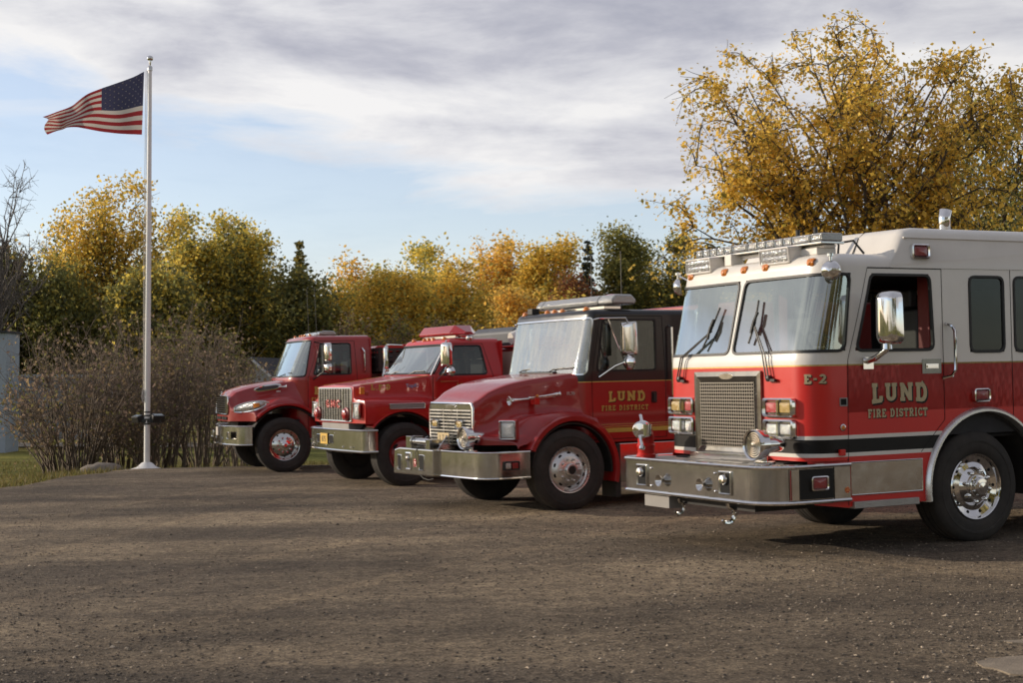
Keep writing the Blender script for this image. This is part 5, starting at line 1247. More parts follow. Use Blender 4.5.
def make_ground():
    # gravel material
    m, nt, b = newmat('packed_gravel'); tc = nt.nodes.new('ShaderNodeTexCoord'); v = tc.outputs['Object']
    n1 = noise(nt, .22, 5, .6, v); n2 = noise(nt, 38, 6, .75, v); n3 = noise(nt, 2.4, 6, .7, v)
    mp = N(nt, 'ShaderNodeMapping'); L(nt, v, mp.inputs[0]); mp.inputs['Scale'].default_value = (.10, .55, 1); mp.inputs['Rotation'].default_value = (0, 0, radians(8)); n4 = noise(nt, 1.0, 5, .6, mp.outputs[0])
    r1 = ramp(nt, n1.outputs[0], [(.34, (.14, .115, .090)), (.66, (.33, .270, .202))])
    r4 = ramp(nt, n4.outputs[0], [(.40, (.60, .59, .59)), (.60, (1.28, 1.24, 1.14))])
    r2 = ramp(nt, n2.outputs[0], [(.30, (.30, .28, .27)), (.5, (1, 1, 1)), (.68, (1.9, 1.85, 1.75))])
    r3 = ramp(nt, n3.outputs[0], [(.3, (.75, .74, .74)), (.7, (1.2, 1.2, 1.17))])
    cur = r1.outputs[0]
    n5 = noise(nt, 11, 5, .7, v); r5 = ramp(nt, n5.outputs[0], [(.32, (.55, .53, .52)), (.5, (1, 1, 1)), (.68, (1.35, 1.32, 1.28))])
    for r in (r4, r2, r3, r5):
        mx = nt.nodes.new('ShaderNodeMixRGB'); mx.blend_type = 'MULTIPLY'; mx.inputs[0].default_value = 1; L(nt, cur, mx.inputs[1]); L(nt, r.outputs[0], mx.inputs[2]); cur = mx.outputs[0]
    # worn wheel tracks curving towards the parking row
    nw = noise(nt, .5, 3, .6, v)
    for cx_, cy_, R_ in ((46, -16, 55.0), (46, -16, 57.0), (-30, -12, 41.5), (-30, -12, 43.4), (60, 2, 66.0), (60, 2, 68.0)):
        sb_ = N(nt, 'ShaderNodeVectorMath', operation='SUBTRACT'); L(nt, v, sb_.inputs[0]); sb_.inputs[1].default_value = (cx_, cy_, 0); ln_ = N(nt, 'ShaderNodeVectorMath', operation='LENGTH'); L(nt, sb_.outputs[0], ln_.inputs[0])
        q1 = N(nt, 'ShaderNodeMath', operation='SUBTRACT'); L(nt, ln_.outputs['Value'], q1.inputs[0]); q1.inputs[1].default_value = R_; q2 = N(nt, 'ShaderNodeMath', operation='ABSOLUTE'); L(nt, q1.outputs[0], q2.inputs[0]); q3 = N(nt, 'ShaderNodeMath', operation='MULTIPLY_ADD'); L(nt, nw.outputs[0], q3.inputs[0]); q3.inputs[1].default_value = .35; L(nt, q2.outputs[0], q3.inputs[2])
        rt = ramp(nt, q3.outputs[0], [(.26, (1.22, 1.2, 1.16)), (.36, (.90, .90, .90)), (.46, (1, 1, 1))]); mx = nt.nodes.new('ShaderNodeMixRGB'); mx.blend_type = 'MULTIPLY'; mx.inputs[0].default_value = .8; L(nt, cur, mx.inputs[1]); L(nt, rt.outputs[0], mx.inputs[2]); cur = mx.outputs[0]
    # scattered pale stones
    vo = N(nt, 'ShaderNodeTexVoronoi'); vo.inputs['Scale'].default_value = 26; L(nt, v, vo.inputs['Vector'])
    sp = ramp(nt, vo.outputs['Distance'], [(.12, (1, 1, 1)), (.2, (0, 0, 0))]); wn = N(nt, 'ShaderNodeMath', operation='GREATER_THAN'); sx = N(nt, 'ShaderNodeSeparateColor'); L(nt, vo.outputs['Color'], sx.inputs[0]); L(nt, sx.outputs[0], wn.inputs[0]); wn.inputs[1].default_value = .80
    ml = N(nt, 'ShaderNodeMath', operation='MULTIPLY'); L(nt, sp.outputs[0], ml.inputs[0]); L(nt, wn.outputs[0], ml.inputs[1])
    mx = nt.nodes.new('ShaderNodeMixRGB'); L(nt, ml.outputs[0], mx.inputs[0]); L(nt, cur, mx.inputs[1]); mx.inputs[2].default_value = (.36, .29, .21, 1); L(nt, mx.outputs[0], b.inputs['Base Color'])
    b.inputs['Roughness'].default_value = .92; b.inputs['Specular IOR Level'].default_value = .25
    ad = N(nt, 'ShaderNodeMath', operation='MULTIPLY_ADD'); L(nt, n3.outputs[0], ad.inputs[0]); ad.inputs[1].default_value = .9; L(nt, n2.outputs[0], ad.inputs[2])
    bp = N(nt, 'ShaderNodeBump'); bp.inputs['Strength'].default_value = .9; bp.inputs['Distance'].default_value = .05; L(nt, ad.outputs[0], bp.inputs['Height']); L(nt, bp.outputs[0], b.inputs['Normal'])
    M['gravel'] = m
    m, nt, b = newmat('dry_grass'); tc = nt.nodes.new('ShaderNodeTexCoord'); v = tc.outputs['Object']
    n1 = noise(nt, .12, 5, .65, v); n2 = noise(nt, 5, 6, .8, v)
    mp = N(nt, 'ShaderNodeMapping'); L(nt, v, mp.inputs[0]); mp.inputs['Scale'].default_value = (.25, 1.0, 1); n4 = noise(nt, .5, 4, .6, mp.outputs[0])
    r1 = ramp(nt, n1.outputs[0], [(.3, (.15, .16, .04)), (.5, (.24, .23, .065)), (.72, (.24, .185, .085))]); r2 = ramp(nt, n2.outputs[0], [(.3, (.6, .6, .6)), (.7, (1.3, 1.3, 1.3))]); r4 = ramp(nt, n4.outputs[0], [(.38, (.6, .66, .6)), (.62, (1.2, 1.15, 1.1))])
    cur = r1.outputs[0]
    for r in (r2, r4):
        mx = nt.nodes.new('ShaderNodeMixRGB'); mx.blend_type = 'MULTIPLY'; mx.inputs[0].default_value = 1; L(nt, cur, mx.inputs[1]); L(nt, r.outputs[0], mx.inputs[2]); cur = mx.outputs[0]
    L(nt, cur, b.inputs['Base Color']); b.inputs['Roughness'].default_value = .95; b.inputs['Specular IOR Level'].default_value = .1
    bp = N(nt, 'ShaderNodeBump'); bp.inputs['Strength'].default_value = 1; bp.inputs['Distance'].default_value = .12; L(nt, n2.outputs[0], bp.inputs['Height']); L(nt, bp.outputs[0], b.inputs['Normal'])
    M['grass'] = m
    xs = np.unique(np.concatenate([np.linspace(-900, -40, 22), np.linspace(-40, -14, 20), np.linspace(-14, 34, 80), np.linspace(34, 900, 26)]))
    ys = np.unique(np.concatenate([np.linspace(-400, -20, 12), np.linspace(-20, 24, 30), np.linspace(24, 48, 50), np.linspace(48, 120, 24), np.linspace(120, 1500, 18)]))
    V = [(x, y, ter_z(x, y)) for y in ys for x in xs]; nx = len(xs); F = [(j*nx+i, j*nx+i+1, (j+1)*nx+i+1, (j+1)*nx+i) for j in range(len(ys)-1) for i in range(nx-1)]
    tag(fastmesh('grass_field', V, F, 'grass', smooth=True), kind='structure')
    xs = np.linspace(-14.5, 36, 203); ys = np.linspace(-16, 48, 257); nx = len(xs); V = [(x, y, lot_z(x, y)) for y in ys for x in xs]; F = []
    for j in range(len(ys)-1):
        for i in range(nx-1):
            if edge_d(xs[i]+.12, ys[j]+.12) > -1.0: F.append((j*nx+i, j*nx+i+1, (j+1)*nx+i+1, (j+1)*nx+i))
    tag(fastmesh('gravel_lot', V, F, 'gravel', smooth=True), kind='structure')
    # road beyond the field
    rb = MB(); n = 60
    V = []; xs = lin(-140, 60, 4)
    for x in xs:
        for y in (56, 60.5): V.append((x, y, ter_z(x, y)+.05))
    k = len(xs); rb.add(V, [(2*i, 2*i+2, 2*i+3, 2*i+1) for i in range(k-1)]); M['asphalt'] = mat('asphalt', (.085, .078, .070), .9, var=.15)
    tag(rb.build('country_road', 'asphalt'), kind='structure')
    # pale slab in the near right corner
    def slab(P, up, col):
        P = dens(P, .05); r_ = random.Random(3); P = [(x+.03*sin(x*31+y*17)+r_.uniform(-.012, .012), y+.03*sin(y*29-x*13)+r_.uniform(-.012, .012)) for x, y in P]; sb = MB(); k = len(P)
        V = [(x, y, lot_z(x, y)+up) for x, y in P]+[(x, y, lot_z(x, y)-.05) for x, y in P]
        sb.add(V, [tuple(range(k))]+[(i, i+k, (i+1) % k+k, (i+1) % k) for i in range(k)]); tag(sb.build('concrete_slab', col), kind='structure')
    M['worn'] = mat('worn_concrete', (.30, .245, .18), .95, var=.35, vscale=9, bump=.6, bscale=70, dust=.9, dcol=(.17, .135, .10))
    slab([(2.68, 8.42), (2.86, 8.60), (3.05, 8.54), (3.3, 8.70), (4.4, 8.6), (5.2, 7.4), (4.8, 6.4), (3.2, 6.6), (2.9, 7.5), (2.74, 8.1)], .010, 'worn')
    slab([(3.02, 9.10), (3.25, 9.17), (3.7, 9.14), (4.3, 9.25), (4.4, 8.98), (3.6, 8.93), (3.1, 9.0)], .007, 'worn')
def make_pebbles():
    n = 44000; base = np.array([(1, 0, -.2), (.3, .9, -.1), (-.8, .6, -.15), (-.7, -.7, -.2), (.4, -.9, -.1), (.1, .1, .75), (-.2, -.1, -.5)]); tri = [(0, 1, 5), (1, 2, 5), (2, 3, 5), (3, 4, 5), (4, 0, 5), (1, 0, 6), (2, 1, 6), (3, 2, 6), (4, 3, 6), (0, 4, 6)]
    y = 7.2+nr.random(n)**1.5*14; x = (nr.random(n)*2-1)*(.40*y+.5)
    dens_ = (.35+.65*((np.sin(x*.9+y*.5)+np.sin(x*2.1-y*1.3)*.6)*.5+.5))*np.where(x > 0, 1, .75); k = nr.random(n) < dens_; x, y = x[k], y[k]; n = len(x)
    s = .005+.009*nr.random(n)**3+.012*(nr.random(n) > .992)*nr.random(n)
    ang = nr.random(n)*2*pi; z = np.array([lot_z(a, b) for a, b in zip(x, y)])
    B = base[None]*(1+.25*nr.normal(size=(n, 7, 3)))*s[:, None, None]*np.array([1.2, 1, .75]); c, d = np.cos(ang)[:, None], np.sin(ang)[:, None]
    V = np.stack([B[..., 0]*c-B[..., 1]*d+x[:, None], B[..., 0]*d+B[..., 1]*c+y[:, None], B[..., 2]+z[:, None]+s[:, None]*.3], -1).reshape(-1, 3)
    F = (np.array(tri)[None]+(np.arange(n)*7)[:, None, None]).reshape(-1, 3)
    g = nr.random(n); col = np.where((g < .45)[:, None], [.09, .075, .06], np.where((g < .90)[:, None], [.22, .18, .135], [.42, .34, .25]))*(1+.25*nr.normal(size=(n, 1))).clip(.5, 1.6)
    M['pebble'] = leafmat('pebble_stone', 0.0, .9)
    tag(fastmesh('gravel_pebbles', V, F, 'pebble', None, np.repeat(col, 7, axis=0), smooth=False), kind='stuff')
def make_grass():
    n = 46000; y = 22+nr.random(n)*24; x = -.36*y-4+nr.random(n)*(6+.22*y)
    E = np.array([edge_d(a, b)+wob(a, b) for a, b in zip(x, y)]); k = (E < .22) & (nr.random(n) < np.where(E > -1.2, 1.0, .6)); x, y, E = x[k], y[k], E[k]; n = len(x)
    z = np.array([max(ter_z(a, b), lot_z(a, b)) for a, b in zip(x, y)]); h = (.05+.10*nr.random(n)**2)*np.where(E > -.8, 1.2, .8); a = nr.random(n)*2*pi; w = .008+.01*nr.random(n); ln = nr.normal(size=(n, 2))*.045
    P = np.stack([x, y, z], 1); d = np.stack([np.cos(a)*w, np.sin(a)*w, 0*a], 1); tip = P+np.stack([ln[:, 0], ln[:, 1], h], 1)
    V = np.stack([P-d, P+d, tip], 1).reshape(-1, 3); F = np.arange(3*n).reshape(n, 3); g = nr.random(n)[:, None]; col = (np.array([.11, .115, .03])*(1-g)+np.array([.22, .17, .07])*g)
    tag(fastmesh('grass', V, F, 'leaf', None, np.repeat(col, 3, axis=0)), kind='stuff')

# ------------------------------------------------------------------ trees
PAL = {
 'goldbright': [((0.880, 0.606, 0.125), .55), ((0.749, 0.517, 0.094), .3), ((0.416, 0.360, 0.078), .15)],
 'gold':   [((0.880, 0.627, 0.127), .55), ((0.728, 0.538, 0.112), .3), ((0.364, 0.335, 0.095), .15)],
 'goldgreen': [((0.880, 0.680, 0.142), .40), ((0.410, 0.415, 0.142), .40), ((0.880, 0.680, 0.134), .2)],
 'olive':  [((0.270, 0.263, 0.080), .5), ((0.432, 0.362, 0.090), .3), ((0.180, 0.191, 0.070), .2)],
 'dark':   [((0.154, 0.163, 0.070), .55), ((0.234, 0.217, 0.080), .35), ((0.540, 0.400, 0.080), .10)],
 'orange': [((0.880, 0.546, 0.120), .5), ((0.880, 0.633, 0.142), .3), ((0.527, 0.415, 0.142), .2)],
 'redbrown': [((0.264, 0.096, 0.054), .5), ((0.360, 0.180, 0.054), .3), ((0.156, 0.120, 0.054), .2)],
 'brown':  [((0.240, 0.174, 0.135), .5), ((0.312, 0.228, 0.126), .3), ((0.216, 0.204, 0.072), .2)],
 'spruce': [((0.041, 0.054, 0.041), .7), ((0.061, 0.070, 0.048), .3)],
}
def palette(name, n, top=None, tname=None):
    p = PAL[name]; w = np.array([q[1] for q in p]); idx = nr.choice(len(p), n, p=w/w.sum()); c = np.array([q[0] for q in p])[idx]
    if tname is not None:
        p2 = PAL[tname]; idx = nr.choice(len(p2), n, p=[q[1] for q in p2]); c2 = np.array([q[0] for q in p2])[idx]; k = (nr.random(n) < top)[:, None]; c = np.where(k, c2, c)
    return c*(1+.22*nr.normal(size=(n, 1))).clip(.45, 1.7)
def tree(label, cat, x, y, H, rx, crown0, pal, nleaf, lsize, seed, tpal=None, tbias=1.0, nlimb=22, nsec=6, ntw=0, r0=None, sides=5, group='trees beyond the trucks', spread=.85, sig=.4, lean=0, bark='bark', seclen=1.0, clump=.8, stems=1, wild=.25, droop=0, name='broadleaf_tree', sigz=.8, leafless=0.0, ry=None):
    global nr
    nr = np.random.default_rng(seed); zb = ter_z(x, y)-.1 if edge_d(x, y) < 0 else lot_z(x, y)-.05
    root = tag(empty(name, Matrix.Translation((x, y, zb))), label, cat, group); ry = ry or rx*.85
    H = H-zb; zc = (H+crown0)/2; rz = (H-crown0)/2; r0 = r0 or H*.017; paths = []; tips = []
    lump = nr.normal(size=(6, 3)); lump /= np.linalg.norm(lump, axis=1)[:, None]
    trunks = []
    for s in range(stems):
        a = 2*pi*s/stems+nr.random()*1.2; off = np.array([cos(a), sin(a), 0])*(0 if stems == 1 else rx*.16)
        top = np.array([off[0]*2.2+lean, off[1]*2.2, H*.80 if stems == 1 else H*.72]); T = bez(np.array([off[0]*.15, off[1]*.15, 0]), np.array([off[0]*.8+lean*.2, off[1]*.8, H*.4]), top, 9); T[1:-1, :2] += nr.normal(size=(7, 2))*H*.008
        trunks.append(T); paths.append((T, r0*(1-.88*np.linspace(0, 1, 9)**.9)*(1 if stems == 1 else .75)))
    for i in range(nlimb):
        d = nr.normal(size=3); d[2] = abs(d[2])*.9-.35 if nr.random() < .8 else d[2]; d /= np.linalg.norm(d)
        rad = spread*(.55+.45*nr.random()**.5)*(1+wild*max((lump@d).max()-.6, -.4)*1.6+wild*.4*nr.normal()*.5)
        tip = np.array([d[0]*rx*rad+lean*.6, d[1]*ry*rad, zc+d[2]*rz*min(rad, 1.04)])
        T = trunks[i % stems]; h = np.clip(crown0*.75+(tip[2]-crown0)*(.15+.5*nr.random()), .12*H, .74*H); k = int(np.clip(np.searchsorted(T[:, 2], h), 1, 8)); s0 = T[k-1]+(T[k]-T[k-1])*((h-T[k-1][2])/(T[k][2]-T[k-1][2]+1e-6))
        mid = s0*.45+tip*.55+np.array([0, 0, .10*np.linalg.norm(tip-s0)*(1 if droop == 0 else 1.6)]); P = bez(s0, mid, tip, 7); P[1:-1] += nr.normal(size=(5, 3))*.02*np.linalg.norm(tip-s0)
        rb = r0*.34*(1-.5*h/H); paths.append((P, rb*(1-.85*np.linspace(0, 1, 7))+.004)); tips.append(P[4:])
        for j in range(nsec):
            k = 2+int(nr.random()*4.99); b = P[k]; dd = (tip-s0)/np.linalg.norm(tip-s0)*.6+nr.normal(size=3)*.55; dd[2] += .15; ln = seclen*(.22+.25*nr.random())*rx*(.7+.5*nr.random()); e = b+dd/np.linalg.norm(dd)*ln
            q = bez(b, (b+e)/2+np.array([0, 0, .12*ln]), e-np.array([0, 0, droop*ln*.4]), 5); paths.append((q, rb*.35*(1-.8*np.linspace(0, 1, 5))+.003)); tips.append(q[1:])
            for t in range(ntw):
                b2 = q[1+int(nr.random()*3.99)]; e2 = b2+nr.normal(size=3)*ln*.28+dd*ln*.15-np.array([0, 0, droop*ln*.3]); q2 = bez(b2, (b2+e2)/2+nr.normal(size=3)*.03, e2, 4); paths.append((q2, np.linspace(.010, .005, 4)*max(1, H/14))); tips.append(q2[1:])
    tubes('trunk', paths, sides, bark, root)
    if nleaf:
        TP = np.concatenate(tips); nr2 = np.random.default_rng(seed+5); wt = np.concatenate([np.full(len(t), math.exp(clump*nr2.normal())) for t in tips]); wt /= wt.sum()
        C = TP[nr.choice(len(TP), nleaf, p=wt)]+nr.normal(size=(nleaf, 3))*np.array([sig, sig, sig*sigz])
        if droop: C[:, 2] -= np.abs(nr.normal(size=nleaf))*sig*droop
        C[:, 2] = np.maximum(C[:, 2], .3)
        tb = None
        if tpal: tb = np.clip((C[:, 2]-crown0)/(H-crown0)*1.1*tbias-.08+.12*np.sin(C[:, 0]*2.3+C[:, 1]), 0, 1)
        leaves('crown', C, lsize, palette(pal, nleaf, tb, tpal), root, droop=-droop*.5)
    return root
def spruce(label, x, y, H, R, seed, group='trees beyond the trucks', pal='spruce'):
    global nr
    nr = np.random.default_rng(seed); zb = ter_z(x, y)-.1; root = tag(empty('spruce_tree', Matrix.Translation((x, y, zb))), label, 'tree', group); H = H-zb
    paths = [(np.array([[0, 0, 0], [0, 0, H*.5], [0, 0, H]]), [H*.014, H*.008, .01])]; C = []
    z = .8
    while z < H-.1:
        r = R*(1-z/H)**.85+.06; n = 7
        for i in range(n):
            a = nr.random()*2*pi; rr_ = r*(.7+.45*nr.random()); e = np.array([cos(a)*rr_, sin(a)*rr_, z-.22*rr_]); P = bez(np.array([0, 0, z]), np.array([cos(a)*rr_*.5, sin(a)*rr_*.5, z+.02]), e, 4); paths.append((P, np.linspace(.02, .005, 4)))
            m = int(14*rr_/R)+4; t = nr.random(m)**.7; q = np.array([0, 0, z])*(1-t)[:, None]+e*t[:, None]; C.append(q+nr.normal(size=(m, 3))*np.array([.12, .12, .09])*(.6+rr_*.25))
        z += .30*(.6+.8*nr.random())
    C = np.concatenate(C); tubes('trunk', paths, 4, 'bark', root); leaves('crown', C, .26, palette(pal, len(C)), root, 'needle'); return root
def shrub(label, x, y, H, R, nst, seed, group=None, cat='shrub', leafn=900, mats='twig', lpal='brown', lsz=.055, name='bare_shrub', rad=.012, nb=8):
    global nr
    nr = np.random.default_rng(seed); zb = min(ter_z(x, y), lotbase(x, y) if edge_d(x, y) > 0 else 9)-.05; root = tag(empty(name, Matrix.Translation((x, y, zb))), label, cat, group); paths = []; tips = []
    H = H-zb
    for i in range(nst):
        a = nr.random()*2*pi; rr_ = R*nr.random()**.6; b = np.array([cos(a), sin(a), 0])*R*.22*nr.random()**.5; hh = H*(.55+.45*nr.random())*(1-.35*(rr_/R)**2); e = np.array([cos(a)*rr_, sin(a)*rr_, hh]); mid = b*.5+e*.5+np.array([0, 0, hh*.14]); mid[:2] *= .72
        P = bez(b, mid, e, 9); P[1:] += np.cumsum(nr.normal(size=(8, 3))*.028*H/4, axis=0); paths.append((P, np.linspace(rad*(1+.8*nr.random()), rad*.3, 9))); tips.append(P[4:])
        for j in range(nb):
            k = min(8, 3+int(nr.random()*5.9)); bb = P[k]; dd = (P[min(8, k+1)]-P[k-1]); dd /= np.linalg.norm(dd); dd = dd*.8+nr.normal(size=3)*.55; ln = (.15+.3*nr.random())*H*.42; ee = bb+dd*ln
            q = bez(bb, (bb+ee)/2+nr.normal(size=3)*ln*.08, ee, 5); paths.append((q, np.linspace(rad*.42, rad*.18, 5))); tips.append(q[1:])
            for t in range(3):
                b2 = q[1+int(nr.random()*3.99)]; e2 = b2+dd*ln*.25+nr.normal(size=3)*ln*.25; paths.append((bez(b2, (b2+e2)/2, e2, 3), np.linspace(rad*.2, rad*.12, 3))); tips.append(np.array([e2]))
    tubes('stems', paths, 3, mats, root)
    if leafn: TP = np.concatenate(tips); C = TP[nr.choice(len(TP), leafn)]+nr.normal(size=(leafn, 3))*.09; C[:, 2] = np.maximum(C[:, 2], .05); leaves('leaves', C, lsz, palette(lpal, leafn), root)
    return root
def wx(px, d): return (px-511.5)/1457*d
def wz_(py, d): return CAMH+(390-py)/1457*d

def make_trees():
    g1 = 'trees beyond the trucks'
    D = lambda px, ty, hw, d, pal, seed, lab, **k: tree(lab, 'tree', wx(px, d), d*.998, wz_(ty-9, d), hw*1.14/1457*d, k.pop('c0', 1.0), pal, int(k.pop('n', 9000)*3.0), k.pop('ls', .24)*.74, seed, nlimb=int(k.pop('nlimb', 24)*1.5), sig=k.pop('sig', .4)*1.15, **k)
    D(108, 190, 62, 78, 'olive', 1, 'tall green tree with a yellow-orange top behind the flagpole', tpal='gold', tbias=1.15, n=15000, nlimb=34, sig=.36, ls=.21, wild=.5)
    D(66, 262, 40, 74, 'dark', 2, 'dark green tree low on the left of the yellow-topped tree', n=8000, sig=.5, tpal='olive')
    D(150, 250, 34, 72, 'dark', 3, 'dark olive tree filling in right of the flagpole below the yellow crown', n=7000, tpal='goldgreen', tbias=.7)
    D(200, 214, 36, 84, 'dark', 4, 'first tall olive tree right of the flagpole, yellow flecks on top', tpal='goldgreen', tbias=.95, n=12000, wild=.45)
    D(244, 222, 38, 86, 'dark', 5, 'broad olive-gold tree standing in front of the dark spruce tip', tpal='goldgreen', tbias=1.0, n=12500, wild=.45)
    spruce('dark spruce tip poking out above the olive-gold trees right of the flagpole', wx(243, 100), 100, wz_(217, 100), 2.0, 6)
    D(303, 250, 24, 82, 'dark', 7, 'narrow dark green tree above the sloping-hood truck', tpal='olive', tbias=.8, n=8000, wild=.4)
    spruce('small spruce rising behind the narrow dark green tree', wx(299, 92), 92, wz_(241, 92), 1.7, 8, pal='dark')
    D(356, 262, 34, 90, 'goldgreen', 9, 'orange-tinged tree at the left end of the golden grove', tpal='orange', tbias=1.0, n=9500, ls=.24)
    D(425, 233, 42, 100, 'olive', 10, 'tall greenish-yellow tree at the back of the golden grove', tpal='goldgreen', tbias=1.2, n=11000, ls=.27)
    D(392, 272, 36, 84, 'goldgreen', 11, 'mid-height yellow tree in front of the greenish-yellow one', tpal='gold', tbias=.9, n=9000, ls=.23)
    D(450, 258, 36, 86, 'goldgreen', 12, 'bright yellow tree above the red lightbar', tpal='gold', tbias=1.2, n=10000, ls=.23)
    D(500, 231, 38, 102, 'goldgreen', 13, 'rounded rusty-gold tree at the top of the golden grove', tpal='orange', tbias=1.2, n=12000, ls=.27)
    D(547, 238, 34, 96, 'goldgreen', 14, 'golden tree just left of the spruce with the rusty neighbour', tpal='gold', tbias=1.1, n=10000, ls=.25)
    D(515, 292, 30, 78, 'goldgreen', 15, 'low orange-yellow tree in front of the rusty-gold tree', tpal='orange', tbias=1.3, n=7500, ls=.2)
    D(560, 300, 26, 80, 'goldgreen', 151, 'low yellow tree above the black-topped truck', tpal='gold', tbias=1.0, n=6000, ls=.2)
    spruce('dark spruce between the golden grove and the olive columns', wx(588, 104), 104, wz_(238, 104), 2.1, 16)
    D(578, 275, 22, 92, 'redbrown', 17, 'small reddish-brown tree at the foot of the spruce', n=6500, ls=.22)
    D(621, 233, 23, 96, 'dark', 18, 'first olive column-shaped tree right of the spruce', tpal='olive', tbias=1.3, n=9500, nlimb=26)
    D(650, 238, 20, 98, 'dark', 19, 'second olive column-shaped tree right of the spruce', tpal='olive', tbias=1.1, n=9000, nlimb=26)
    D(680, 234, 22, 95, 'dark', 20, 'last olive column-shaped tree, beside the wire-grille engine windshield', tpal='goldgreen', tbias=.7, n=9500, nlimb=26)
    D(716, 244, 26, 97, 'dark', 21, 'olive tree showing between the engine lightbar and the big yellow tree', tpal='olive', tbias=1.0, n=9000)
    D(765, 232, 34, 94, 'dark', 22, 'olive tree low behind the big yellow tree', tpal='olive', n=9000)
    n = 26000; C = np.stack([-75+nr.random(n)*150, 132+nr.random(n)*10, -.5+(7.2+1.6*np.sin(np.arange(n)*0))*nr.random(n)], 1); C[:, 2] *= .75+.25*np.sin(C[:, 0]*.31)*np.sin(C[:, 0]*.13+1)
    tag(leaves('far_wood', C, 1.0, palette('dark', n, np.full(n, .35), 'goldgreen'), None), kind='stuff')
    D(334, 284, 20, 86, 'dark', 26, 'low olive tree filling the dip right of the narrow dark green tree', tpal='goldgreen', n=5000)
    # bare grey trees on the left edge
    g2 = 'bare grey trees at the left edge'
    D(-2, 174, 44, 62, 'brown', 23, 'largest bare grey tree, cut by the left edge of the picture', n=0, ntw=8, nlimb=26, nsec=8, bark='barkgrey', sides=3, c0=3.5, group=g2, name='bare_tree')
    D(38, 232, 22, 84, 'brown', 24, 'slim bare grey tree between the dark tree and the yellow-topped tree', n=400, ntw=6, nlimb=22, nsec=7, bark='barkgrey', sides=3, c0=2, ls=.12, group=g2, name='bare_tree')
    D(6, 244, 24, 74, 'dark', 25, 'dark brownish-green tree behind the grey shed', n=9000, tpal='brown', tbias=.4)
    # brownish half-bare trees low behind the trucks
    g3 = 'half-bare brown trees low behind the trucks'
    for i, (px, ty, hw, d, lab) in enumerate([(178, 312, 30, 62, 'low brown half-bare tree just right of the flagpole'), (222, 322, 28, 60, 'low brown half-bare tree left of the little gabled house'), (318, 318, 26, 70, 'low brown half-bare tree above the sloping-hood truck cab'), (352, 312, 26, 72, 'low brown half-bare tree behind the cargo net'), (395, 318, 28, 74, 'low brown half-bare tree behind the red lightbar'), (440, 320, 26, 76, 'low brown half-bare tree behind the square-nosed truck tarp'), (478, 306, 24, 78, 'low brown half-bare tree with a pale trunk beside the black-topped truck')]):
        tree(lab, 'tree', wx(px, d), d, wz_(ty, d), hw/1457*d, .6, 'brown', 4200, .12, 60+i, nlimb=20, nsec=7, ntw=5, bark='twig', sides=3, group=g3, sig=.3, r0=.07, tpal='olive', tbias=.5, name='half_bare_tree')
    # big yellow tree behind the wire-grille engine
    d = 42; X = wx(862, d)
    tree('big yellow-leaved tree with dark limbs rising behind the wire-grille engine', 'tree', X, d, wz_(6, d), 5.9, 3.0, 'goldbright', 42000, .108, 101, nlimb=64, nsec=9, ntw=5, seclen=.55, clump=.95, r0=.21, sides=6, stems=4, sig=.17, wild=.12, droop=.7, lean=-.2, spread=.88, group='large trees behind the engine', ry=3.6, sigz=1.0)
    d = 47; X = wx(1015, d)
    tree('dark olive tree at the right edge, beside the big yellow tree', 'tree', X, d, wz_(78, d), 3.3, 2.5, 'dark', 26000, .13, 102, tpal='goldgreen', tbias=.55, nlimb=30, nsec=8, ntw=2, r0=.2, sides=5, stems=1, sig=.3, wild=.3, droop=.3, group='large trees behind the engine')
    d = 55; X = wx(955, d)
    tree('lower yellow-green tree between the exhaust stack and the dark olive tree', 'tree', X, d, wz_(165, d), 4.0, 2.0, 'goldgreen', 16000, .15, 103, tpal='gold', nlimb=26, nsec=7, ntw=1, r0=.14, stems=1, sig=.35, group='large trees behind the engine')
    # tall unseen trees added behind the camera, darkening and mirrored in the truck sides
    for i, (x, y) in enumerate([(2, -24), (12, -22), (19, -17), (31, -14), (38, -6)]):
        tree('tall dark unseen tree, added behind the camera to darken the truck sides', 'tree', x, y, 13+2*sin(i*2), 5.0, 1.5, 'dark', 5000, .55, 140+i, tpal='goldgreen', tbias=.5, nlimb=20, nsec=5, group='unseen trees added behind the camera', sig=.6, r0=.2, sides=4)
    # leafless row left of the lot, outside the picture, whose shade streaks the gravel
    for i, (x, y, H, R, n) in enumerate([(-23, 12.5, 8.0, 1.5, 1500), (-30, 20.2, 7.6, 1.3, 1300), (-20, 7.0, 8.5, 1.8, 2200), (-35, 25.0, 7.8, 1.4, 1100), (-27, 19.8, 6.2, 1.2, 1100)]):
        tree('half-bare yellow tree in the row left of the gravel lot', 'tree', x, y, H, R, 2.0, 'gold', n, .12, 120+i, nlimb=18, nsec=7, ntw=2, bark='bark', sides=4, group='trees along the left side of the lot', sig=.35, r0=.12)
    # thicket behind the flagpole
    g4 = 'brown shrubs behind the flagpole'
    L_ = [(66, 352, 33.2, 1.9, 'leftmost sprawling bare shrub, leaning out over the grass', 24), (84, 325, 33, 2.0, 'tall bare shrub left of the flagpole, its stems fanning from the boulder', 38), (122, 312, 35, 2.0, 'dense bare shrub directly behind the flagpole base', 44), (165, 306, 34.5, 2.0, 'bare shrub just right of the flagpole with pale stems', 44), (205, 318, 36, 1.8, 'bare brown shrub between the flagpole and the sloping-hood truck', 40), (238, 340, 39, 1.7, 'bare shrub behind the bumper of the sloping-hood truck', 34), (62, 330, 39, 2.2, 'bare shrub standing back beside the blue-grey trailer', 26), (150, 380, 33.4, 1.4, 'low leafy shrub right at the foot of the flagpole', 26)]
